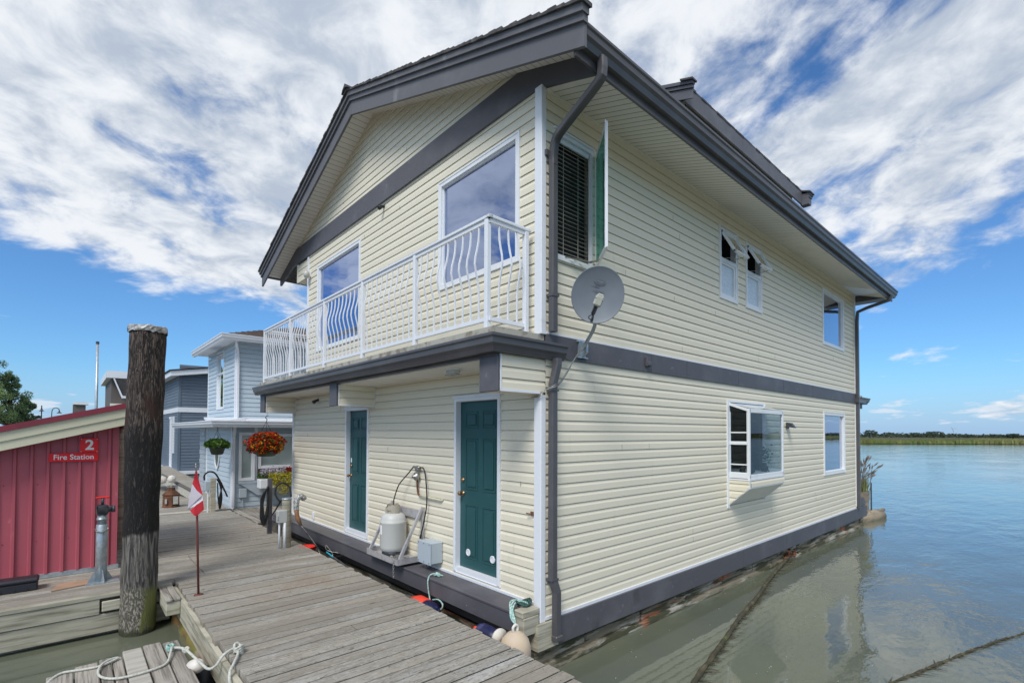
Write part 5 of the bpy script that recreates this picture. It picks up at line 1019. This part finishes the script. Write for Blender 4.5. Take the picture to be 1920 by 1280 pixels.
mb = MB(); mb.tube([(-.82, 5.10, 1.14), (-.81, 5.10, 1.05), (-.79, 5.08, .96), (-.76, 5.05, .88)], [.042, .036, .04, .022], 10); mb.build('lagging', 'copper', t, True)
t = thing('red_bucket', 'bright red bucket wedged beside the round tan service post', 'bucket', (-.635, 5.06, .3)); mb = MB(); mb.lathe([(.10, .12), (.13, .48), (.135, .48), (.135, .50), (.12, .50), (.11, .2)], -.635, 5.06, 20); mb.build('body', 'bucket_red', t, True)
for i, (c, lab, pts) in enumerate((('rubber', 'black cable sagging from the house to the service post', [(-.2, 4.2, .5), (-.45, 4.5, .38), (-.6, 4.8, .55), (-.75, 5.1, .9)]), ('steel', 'grey tangled wire between the red bucket and the ledge', [(-.76, 5.05, .88), (-.58, 4.85, .55), (-.55, 4.7, .40), (-.5, 4.6, .25), (-.42, 4.5, .4), (-.46, 4.7, .55), (-.5, 4.55, .5), (-.35, 4.4, .45)]), ('cyan_hose', 'cyan hose coupling in the tangle beside the red bucket', [(-.48, 4.62, .45), (-.46, 4.5, .42), (-.43, 4.42, .38)]), ('dark_metal', 'grey boat hook lying in the gap below the ledge', [(-.44, 4.5, .40), (-.42, 4.0, .34), (-.40, 3.7, .30)]))):
    mb = MB(); mb.tube(curve(pts, 6), (.008, .005, .014, .016)[i], 7); tag(mb.build(('black_cable', 'wire_tangle', 'hose_coupling', 'boat_hook')[i], c, None, True), lab, ('cable', 'wire', 'hose', 'boat hook')[i])

# mooring cable with weed trailing over the water, and the second one
def weedy(name, pts, r, label, weed, seed):
    random.seed(seed); mb = MB(); C = curve(pts, 10); mb.tube([p+Vector((0, 0, random.uniform(-.004, .012))) for p in C], [r*random.uniform(.85, 1.2) for _ in C], 8)
    for k in range(weed):
        p = C[int(random.random()**1*(len(C)-1))]; a = random.gauss(-.6, .5); l = random.uniform(.03, .22); q = p+Vector((cos(a)*l, sin(a)*l, 0)); p = Vector((p.x, p.y, .014)); w = random.uniform(.003, .010)
        mb.add([p+Vector((w, w, 0)), p-Vector((w, w, 0)), Vector((q.x, q.y, .008))], [(0, 1, 2)])
    return tag(mb.build(name, 'mossy'), label, 'rope')
weedy('mooring_cable', [(6.95, -.01, .05), (6.2, -.12, .03), (4.9, -.36, .02), (3.95, -.57, .022), (2.98, -.74, .02), (1.9, -.98, .02), (.86, -1.20, .02), (-.3, -1.5, .0)], .026, 'mossy mooring line trailing away from the house side', 420, 3)
weedy('sunken_line', [(7.4, -4.1, -.012), (5.13, -3.29, -.009), (4.2, -2.98, -.012), (3.48, -2.78, -.004), (2.46, -2.50, -.008), (1.2, -2.1, -.012)], .016, 'thin weedy line on open water in the lower right corner', 200, 4)
random.seed(11)
mb = MB(); 
for k in range(90): mb.leaf((6.9+random.gauss(0, .18), .0+random.gauss(0, .05), .05+abs(random.gauss(0, .05))), .10, 0, .5)
kind(tag(mb.build('snagged_weed', 'rust'), 'rusty brown weed snagged where the mooring line meets the float', 'weed'), 'stuff')
mb = MB()
for k in range(80): x = random.uniform(.3, 9); y = -random.random()**1.5*2.2-.1; s = random.uniform(.004, .014); mb.box((x, y, .001), (x+s*2, y+s, .004))
kind(tag(mb.build('floating_debris', 'foil'), 'scattered pale specks of debris floating beside the house', 'debris'), 'stuff')

# ------------------------------------------------------------------ pale blue float home
B = thing('blue_house', 'pale blue two storey float home with white porch roof behind', 'house', (-.57, 10.71, .4)); bx, by = -.57, 10.71
mb = MB(); siding(mb, 'X', bx, -1, (by, by+3.1), .38, 2.62, pitch=.125, prof=LAP); siding(mb, 'Y', by, -1, (bx, 4.5), .38, 2.66, [(-.42, -.06, 1.2, 2.42), (.02, 3.2, 1.05, 2.4)], pitch=.125, prof=LAP)
TX, TY = -.30, 11.70; TW = (13.08, 13.95, 3.15, 4.87)
siding(mb, 'X', TX, -1, (TY, TY+3.6), 2.66, 5.2, [TW], pitch=.125, prof=LAP); siding(mb, 'Y', TY, -1, (TX, 5), 2.66, 5.2, pitch=.125, prof=LAP)
mb.box((bx+.1, by+.1, .3), (5, by+3.1, 2.6)); mb.box((TX+.1, TY+.1, 2.6), (5, TY+3.6, 5.1)); mb.build('wall', 'blue_siding', B)
mb = MB()
for a, b in (((bx-.03, by-.03, .38), (bx+.06, by+.06, 2.62)), ((bx-.03, by+3.08, .5), (bx+.05, by+3.16, 2.62)), ((TX-.025, TY-.025, 2.7), (TX+.05, TY+.05, 5.05)), ((TX-.02, TY+3.56, 2.7), (TX+.04, TY+3.62, 5.15)), ((-.06, by-.03, .95), (.02, by, 2.6))): mb = MB(); mb.bev(a, b, .006); mb.build('corner_trim', 'white', B)
mb = MB(); mb.prism([(-1.05, 2.60), (-.62, 2.60), (TX, 2.80), (TX, 2.83), (-1.05, 2.70)], 'Y', 10.3, 16.5); mb.prism([(10.28, 2.60), (by, 2.60), (TY, 2.80), (TY, 2.84), (10.28, 2.70)], 'X', -1.05, 4.5); mb.build('porch_roof', 'white', B)
mb = MB(); mb.sweep([(o, z+2.57) for o, z in GUT], [(4.5, 10.28), (-1.05, 10.28), (-1.05, 16.5)][::-1]); mb.build('porch_gutter', 'white', B)
er = lambda e, z: None
mb = MB(); ex0, ey0, ez0, o = TX-.42, TY-.42, 5.06, 0; pk1, pk2 = Vector((1.9, 13.5, 5.95)), Vector((3.5, 13.5, 5.95)); A_ = [(ex0, ey0, ez0), (5.5, ey0, ez0), (5.5, TY+4.0, ez0), (ex0, TY+4.0, ez0)]
nC = 14
for k in range(nC):                                              # shingle courses on the hip
    u0, u1 = k/nC, (k+1)/nC+.02
    q = lambda c, p, u: Vector(c)*(1-u)+p*u; dz = Vector((0, 0, .025))
    for (c0, c1, p0, p1) in ((A_[0], A_[1], pk1, pk2), (A_[3], A_[0], pk1, pk1)):
        mb.add([q(c0, p0, u0)+dz, q(c1, p1, u0)+dz, q(c1, p1, u1), q(c0, p0, u1)], [(0, 1, 2, 3)]); mb.add([q(c0, p0, u0)+dz, q(c1, p1, u0)+dz, q(c1, p1, u0)-dz*.3, q(c0, p0, u0)-dz*.3], [(0, 1, 2, 3)])
mb.build('roof', 'brown_shingle', B)
mb = MB(); mb.sweep([(o, z+4.93) for o, z in GUT], [(5.5, ey0+.08), (ex0+.08, ey0+.08), (ex0+.08, TY+4.0)][::-1]); mb.box((ex0+.05, ey0+.05, 4.985), (5.5, TY+4, 4.995)); mb.build('eave', 'white', B)
mb = MB(); rpipe(mb, curve([(TX-.1, TY-.35, 4.98), (TX-.06, TY-.28, 4.86), (TX+.02, TY-.08, 4.72), (TX+.04, TY-.05, 4.5)], 4), .06, .06); rpipe(mb, [(TX+.04, TY-.05, 4.5), (TX+.04, TY-.06, 2.86), (TX+.0, TY-.12, 2.84)], .07, .06)
rpipe(mb, [(bx-.02, by-.3, 2.62), (bx-.02, by-.28, 2.5), (bx+.01, by-.07, 2.3), (bx+.01, by-.07, .5), (bx-.03, by-.1, .46)], .065, .06); mb.build('downpipe', 'white', B)
w = window(B, 'X', TX, -1, *TW, back='room_dark', fw=.04, mull=((4.2, 4.25),)); mb = MB(); mb.prism([(TX, 4.83), (TX-.35, 4.60), (TX-.35, 4.62), (TX, 4.86)][::1], 'Y', 13.12, 13.9); mb.build('awning_sash', 'glass_dark', w)
mb = MB(); M = Matrix.Translation((bx-.02, 12.37, 1.86)) @ Matrix.Rotation(-pi/2, 4, 'Y') @ Matrix.Scale(1.5, 4, (1, 0, 0)); mb.lathe([(.27, 0), (.32, 0), (.32, .025), (.27, .025), (.27, 0)], 0, 0, 28, 0, M); 
mb.f = mb.f[:-2]; mb.m = mb.m[:-2]; mb.r = mb.r[:-2]; ov = mb.build('oval_window', 'vinyl', B, False)
mb = MB(); mb.lathe([(.272, .004), (.272, .010)], 0, 0, 28, 0, M); mb.build('pane', 'glass_clear', ov); mb = MB(); mb.lathe([(.274, 0.0), (.274, .002)], 0, 0, 28, 0, M); mb.build('curtain', 'lnb', ov)
def bay(a0, a1, z0, z1, off):
    w = window(B, 'Y', by-off, -1, a0, a1, z0, z1, back='blind_white', gl='glass', fw=.05, backoff=-.05)
    m_ = MB(); z = z0+.08
    while z < z1-.08: m_.add([(a0+.06, by-off+.038, z), (a1-.06, by-off+.038, z), (a1-.06, by-off+.048, z+.038), (a0+.06, by-off+.048, z+.038)], [(0, 1, 2, 3)]); z += .045
    m_.build('slats', 'blind_white', w)
bay(-.42, -.08, 1.20, 2.42, .06); bay(.04, 3.2, 1.50, 2.38, .10)
mb = MB(); mb.box((-.44, by-.10, 1.10), (3.2, by-.01, 1.17)); mb.prism([(-.40, 1.10), (3.2, 1.10), (3.2, .78), (.02, .78)], 'Y', by-.09, by-.02); mb.build('bay_base', 'box_grey', B)
mb = MB(); mb.box((.04, by-.02, 1.0), (3.2, by+.01, 1.5)); mb.build('lower_panel', 'room', B)
mb = MB(); mb.bev((-.42, by-.09, .74), (-.24, by-.02, .98), .008); mb.tube([(-.33, by-.05, .74), (-.33, by-.05, .5)], .012, 6); tag(mb.build('meter_box', 'box_grey'), 'grey meter box on the pale blue wall below the small window', 'electrical box')
mb = MB(); planks = .0; x = -.60
while x < 3.2: mb.bev((x, 8.25, .42), (x+.14, 10.66, .46), .004); x += .15
mb.box((-.6, 8.27, .1), (3.2, 8.32, .415)); kind(mb.build('blue_house_deck', 'plank_y'), 'structure')
mb = MB(); mb.box((bx+.02, by+.1, -.3), (5, by+5, .36)); mb.build('float_base', 'float', B)
# shake clad side pillar left of the corner
mb = MB(); 
for k in range(15): 
    for j in range(2): mb.bev((bx-.08-(k % 2)*.01, 13.85+j*.35, .5+k*.14), (bx+.02, 14.17+j*.35, .63+k*.14), .004)
mb.build('shake_wall', 'raw_beam' if 0 else 'box_grey', B)
# flower box
t = thing('flower_box', 'white window box full of yellow, white and red flowers', 'flower box', (.6, by-.4, 1.0)); mb = MB(); mb.bev((-.02, by-.45, .98), (1.4, by-.15, 1.22), .012); mb.build('box', 'vinyl', t)
mb = MB()
for k in range(900): mb.leaf((random.uniform(-.02, 1.4), by-.3+random.gauss(0, .08), 1.25+abs(random.gauss(0, .08))), .05)
mb.build('foliage', 'leaf_mid', t); mb = MB()
for k in range(420): mb.leaf((random.uniform(.02, .65), by-.33+random.gauss(0, .06), 1.40+random.gauss(0, .055)), .045, 0, .9)
mb.build('white_flowers', 'flower_pale', t); mb = MB()
for k in range(300): mb.leaf((random.uniform(.6, 1.3), by-.33+random.gauss(0, .06), 1.45+random.gauss(0, .055)), .045, 0, .9)
mb.build('red_flowers', 'flower_red', t); mb = MB()
for k in range(2300):
    x = random.uniform(.18, 1.1); u = random.random()**1.3; dd = .12+.42*math.exp(-((x-.55)/.25)**2); mb.leaf((x, by-.47+random.gauss(0, .03)-.04*sin(u*3), 1.34-u*dd+random.gauss(0, .03)), .035, 0, .9)
mb.build('trailing_flowers', 'flower_yellow', t)
def basket(x, y, z, r, h, cols, label, hook, dens, pot=True, droop=.3):
    t = thing('hanging_basket', label, 'hanging basket', (x, y, z)); m_ = MB()
    m_.lathe([(r*.35, z-h*.62), (r*.5, z-h*.58), (r*.68, z-h*.1), (r*.72, z-h*.1), (r*.70, z-.02)], x, y, 20); m_.build('pot', 'green_pot', t, True); m_ = MB()
    for k in range(3): a = k*2.09+.3; m_.tube([(x+cos(a)*r*.68, y+sin(a)*r*.68, z), (x, y, hook-.12)], .004, 4)
    m_.tube(curve([(x, y, hook-.12), (x+.012, y, hook-.08), (x-.02, y, hook-.04), (x+.015, y, hook)], 4), .008, 5); m_.build('hanger', 'rubber', t)
    for nm, m, n, sz, (s0, s1) in cols:
        m_ = MB()
        for k in range(n):
            a = s0+random.random()*(s1-s0); e = random.uniform(-droop, 1); q = math.sqrt(max(0, 1-e*e*.9)) * random.uniform(.68, 1.06)*(1+.12*sin(a*5+x*9)+.08*sin(a*9+e*6)); e += .10*sin(a*4+1)
            m_.leaf((x+cos(a)*r*q, y+sin(a)*r*q, z+e*h*.55+random.gauss(0, .01)), sz, 0, .9)
        m_.build(nm, m, t)
basket(-.63, 7.58, 2.20, .35, .42, [('foliage', 'leaf_dark', 900, .06, (0, 6.28)), ('red_blooms', 'flower_red', 2800, .042, (0, 6.28)), ('orange_blooms', 'flower_orange', 380, .045, (3.2, 5.4)), ('yellow_blooms', 'flower_yellow', 160, .04, (5.2, 6.0))], 'hanging basket of red and orange blooms below the balcony bracket', 2.80, 1, droop=.75)
basket(-.97, 10.45, 2.08, .26, .32, [('foliage', 'leaf_mid', 1300, .07, (0, 6.28))], 'green leafy hanging basket before the oval window', 2.62, 1, droop=.0)

# service post by the blue house
t = ppost(-1.09, 10.25, 1.32, .055, 'square wooden service post with meter beside the pale blue house', 'meter_post', 'raw_beam', True); mb = MB(); mb.bev((-1.26, 10.2, 1.02), (-1.14, 10.3, 1.25), .01); mb.build('meter', 'box_grey', t); mb = MB(); mb.tube([(-1.19, 10.25, 1.02), (-1.19, 10.25, .5)], .016, 8); mb.build('conduit', 'white', t)
mb = MB()
for k in range(6): mb.tube(curve([(-1.02, 10.2, 1.30), (-.95+k*.01, 10.2, 1.15), (-.90-k*.015, 10.2, .85-k*.02), (-.94, 10.2, .56+k*.02), (-.98, 10.2, .8), (-1.0, 10.2, 1.2)], 5), .014, 6)
mb.tube(curve([(-1.27, 10.25, 1.28), (-1.27, 10.25, 1.40), (-1.18, 10.25, 1.48), (-1.06, 10.25, 1.45), (-.97, 10.22, 1.3), (-.84, 10.2, 1.0), (-.78, 10.2, .85)], 5), .02, 7); tag(mb.build('extension_lead', 'rubber', None, True), 'black power cord looped over the square meter post', 'cord')
# lantern
lx, ly = -1.72, 11.9; t = thing('ship_lantern', 'rusty brown ship lantern standing on the far boardwalk', 'lantern', (lx, ly, .5)); mb = MB()
mb.lathe([(.20, .495), (.20, .52), (.185, .53), (.18, .80), (.20, .82), (.12, .90), (.09, .92), (.09, 1.0)], lx, ly, 8); mb.build('body', 'rust', t); mb = MB(); mb.lathe([(.10, 1.0), (.10, 1.05), (.03, 1.06)], lx, ly, 12); mb.build('chimney', 'cap', t)
mb = MB(); mb.box((lx+.02, ly-.19, .58), (lx+.13, ly-.165, .78)); mb.build('lens', 'lamp_glass', t); mb = MB(); mb.box((lx-.15, ly-.17, .60), (lx-.11, ly-.15, .72)); mb.build('side_plate', 'tank', t)

# slate blue house
G = thing('slate_house', 'dark slate blue float home with white band, far left', 'house', (-.3, 21, .8)); gx, gy = -.33, 21.
mb = MB(); siding(mb, 'X', gx, -1, (gy, gy+6), .82, 3.26, [], pitch=.13, prof=LAP); siding(mb, 'Y', gy, -1, (gx, 5), .82, 3.26, pitch=.13, prof=LAP); siding(mb, 'X', gx, -1, (gy, gy+6), 3.46, 4.75, pitch=.13, prof=LAP); siding(mb, 'Y', gy, -1, (gx, 5), 3.46, 5.25, pitch=.13, prof=LAP); mb.box((gx+.1, gy+.1, .8), (5, gy+6, 4.7)); mb.build('wall', 'slate_siding', G)
mb = MB(); mb.box((gx-.04, gy-.04, 3.26), (5, gy+6, 3.46)); mb.build('band', 'white', G); mb = MB(); mb.box((gx-.03, gy-.03, .82), (gx+.06, gy+.06, 4.7)); mb.build('corner_trim', 'slate_siding', G)
mb = MB(); mb.prism([(gx-.35, 4.72), (5, 5.62), (5, 5.85), (gx-.35, 4.92)], 'Y', gy-.35, gy+6.2); mb.build('roof_edge', 'white', G); mb = MB(); mb.prism([(gx-.40, 4.93), (5, 5.86), (5, 5.92), (gx-.4, 4.97)], 'Y', gy-.4, gy+6.2); mb.build('roof', 'shingle', G)
mb = MB(); mb.box((gx-.035, 22.6, .85), (gx+.05, 23.2, 3.0)); mb.box((gx-.05, 22.0, 1.5), (gx, 22.25, 3.1)); mb.box((gx-.05, 22.6, 3.0), (gx, 23.3, 3.1)); mb.build('door', 'white', G); mb = MB(); mb.box((gx-.5, gy-.3, .68), (5, gy+6, .80)); mb.box((gx+.02, gy-.02, -.2), (5, gy+5.8, .60)); mb.build('float_base', 'white', G); mb = MB(); mb.box((gx-.48, gy-.25, .60), (5, gy-.2, .675)); mb.build('base_beam', 'brown_wall', G)
t = thing('gangway', 'sloping grey gangway with brown handrail behind the flag', 'gangway', (-1.2, 15, .5)); mb = MB(); p0, p1 = Vector((-.95, 13.2, .52)), Vector((-1.95, 17.5, 1.25)); d = p1-p0
for o in (0,): mb.prism([(13.2, .50), (17.5, 1.15), (17.5, 1.35), (13.2, .72)], 'X', -1.30, -1.24)
M = Matrix.Translation(p0) @ (d.to_track_quat('X', 'Z').to_matrix().to_4x4()); mb = MB(); mb.bev((0, -.03, -.12), (d.length, .03, .10), .01, M=M); mb.build('side_beam', 'light_board', t); mb = MB(); mb.bev((0, -.05, .12), (d.length, .05, .17), .01, M=M); mb.build('handrail', 'brown_wall', t); mb = MB(); mb.bev((0, -.9, -.05), (d.length, -.04, -.02), .01, M=M); mb.build('walking_surface', 'plank_x', t)
for k, (x, y, z) in enumerate(((-1.72, 14.5, 1.12), (-1.62, 14.4, 1.0), (-1.40, 14.3, 1.02))):
    mb = MB(); mb.lathe([(.01, z-.12), (.08, z-.09), (.12, z), (.08, z+.09), (.01, z+.12)], x, y, 14); tag(mb.build('net_float', 'buoy_white', None, True), ('leftmost pale net float on the gangway rail', 'middle pale net float on the gangway rail', 'rightmost pale net float on the gangway rail')[k], 'net float', 'net floats on the gangway')
t = thing('potted_plant', 'green plant in a black pot between shed and piling', 'plant', (-2.98, 8.4, .5)); mb = MB(); mb.lathe([(.11, .5), (.15, .74), (.155, .76), (.12, .76)], -2.98, 8.4, 16); mb.build('pot', 'black_plastic', t, True); mb = MB()
for k in range(260): mb.leaf((-2.98+random.gauss(0, .09), 8.4+random.gauss(0, .09), .9+random.gauss(0, .13)), .07)
mb.build('leaves', 'leaf_mid', t)

# ------------------------------------------------------------------ behind the shed: bank, trees, pole, lamps, building
mb = MB(); mb.add([(-60, 46, 2.6), (1, 46, 2.6), (1, 140, 2.6), (-60, 140, 2.6), (-60, 44, -.5), (2, 44, -.5)], [(0, 1, 2, 3), (4, 5, 1, 0)]); kind(mb.build('river_bank', 'soil'), 'structure')
def tree(x, y, h, r, lab, seed, tone):
    random.seed(seed); t = thing('broadleaf_tree', lab, 'tree', (x, y, 2.5), 'trees on the left bank'); mb = MB(); mb.tube([(x, y, 2.4), (x+.1, y, 2.5+h*.3), (x, y, 2.5+h*.75)], [.32, .22, .08], 9)
    cl = []
    for k in range(70):
        a = random.random()*6.28; e = random.random(); rr = r*(1-e**1.5)**.6*random.uniform(.35, 1.); q = Vector((x+cos(a)*rr, y+sin(a)*rr, 2.5+h*(.10+.86*e))); cl.append((q, random.uniform(.45, .95)*r*.27)); 
        if k % 3 == 0: mb.tube([(x, y, 2.5+h*(.1+.5*e)), q], [.07, .02], 5)
    mb.build('trunk', 'barked', t); m1, m2 = MB(), MB()
    for q, s in cl:
        for j in range(150):
            v = Vector((random.gauss(0, 1), random.gauss(0, 1), random.gauss(0, .8))).normalized()*s*random.random()**.35
            (m1 if random.random() < tone else m2).leaf(q+v, random.uniform(.09, .19), 0, .6)
    m1.build('crown', 'leaf_bank', t); m2.build('inner_crown', 'leaf_bank_dark', t)
tree(-9.3, 60, 7.4, 2.4, 'tallest broadleaf tree at the left edge above the shed roof', 21, .6); tree(-7.9, 61.5, 5.2, 1.8, 'middle broadleaf tree stepping down behind the shed roof', 22, .4); tree(-6.9, 63, 3.0, 1.25, 'lowest broadleaf tree at the right end of the bank trees', 23, .3); tree(-9.4, 56, 4.8, 2.3, 'bushy front tree at the far left image edge', 24, .75)
t = thing('street_lamp', 'dark lamp post with cross arm behind the shed roof', 'street lamp', (-5.68, 60, 2.6), 'lamps behind the shed'); mb = MB(); mb.tube([(-5.68, 60, 2.6), (-5.68, 60, 4.8)], .045, 6); mb.build('post', 'dark_metal', t); mb = MB(); mb.lathe([(.04, 4.25), (.20, 4.28), (.08, 4.40), (.05, 4.55), (.02, 4.75)], -5.68, 60, 8); mb.build('lamp_head', 'dark_metal', t)
t = thing('street_lamp', 'hooked gooseneck lamp with bell shade behind the shed roof', 'street lamp', (-4.95, 60, 2.6), 'lamps behind the shed'); mb = MB(); mb.tube(curve([(-4.98, 60, 2.6), (-4.98, 60, 4.1), (-4.90, 60, 4.50), (-4.70, 60, 4.62), (-4.50, 60, 4.50), (-4.46, 60, 4.35)], 5), .035, 6); mb.build('post', 'dark_metal', t); mb = MB(); mb.lathe([(.22, 4.10), (.18, 4.14), (.06, 4.25), (.04, 4.38)], -4.46, 60, 10); mb.build('bell_shade', 'dark_metal', t)
t = thing('tall_pole', 'tall plain steel pole standing behind the shed roof', 'pole', (-2.75, 30, 0)); mb = MB(); mb.lathe([(.07, -.3), (.06, 7.0)], -2.70, 30, 12); mb.build('shaft', 'galv', t, True); mb = MB(); mb.lathe([(.075, 7.0), (.075, 7.12), (.02, 7.14)], -2.70, 30, 12); mb.build('cap', 'dark_metal', t)
t = thing('marina_building', 'brown building with white flat roof half behind the piling', 'building', (-1.2, 32, 2)); mb = MB(); mb.box((-2.10, 30, .5), (1.5, 36, 5.25)); mb.build('wall', 'brown_wall', t); mb = MB(); mb.box((-2.32, 29.7, 5.25), (1.6, 36.3, 5.62)); mb.build('roof_edge', 'vinyl', t)
mb = MB(); mb.prism([(-2.02, 5.2), (-.3, 5.2), (-.3, 4.3), (-1.65, 4.3)], 'Y', 29.5, 29.9); mb.build('roof', 'shingle', t); mb = MB(); mb.box((-1.7, 29.3, 4.18), (-.3, 29.6, 4.3)); mb.prism([(-2.06, 5.2), (-2.0, 5.2), (-1.62, 4.2), (-1.70, 4.2)], 'Y', 29.4, 29.5); mb.build('gable_trim', 'white', t)
mb = MB(); mb.box((-2.15, 29.6, 3.55), (-.3, 29.95, 3.9)); mb.build('balcony_wall', 'soffit', t)
t = thing('chimney_stack', 'small brown chimney with pale cowl above the shed roof', 'chimney', (-3.4, 28, 3)); mb = MB(); mb.box((-3.62, 28, 2), (-3.15, 28.4, 3.72)); mb.build('stack', 'brown_wall', t); mb = MB(); mb.box((-3.6, 27.9, 3.72), (-3.05, 28.5, 3.84)); mb.build('cowl', 'vinyl', t)
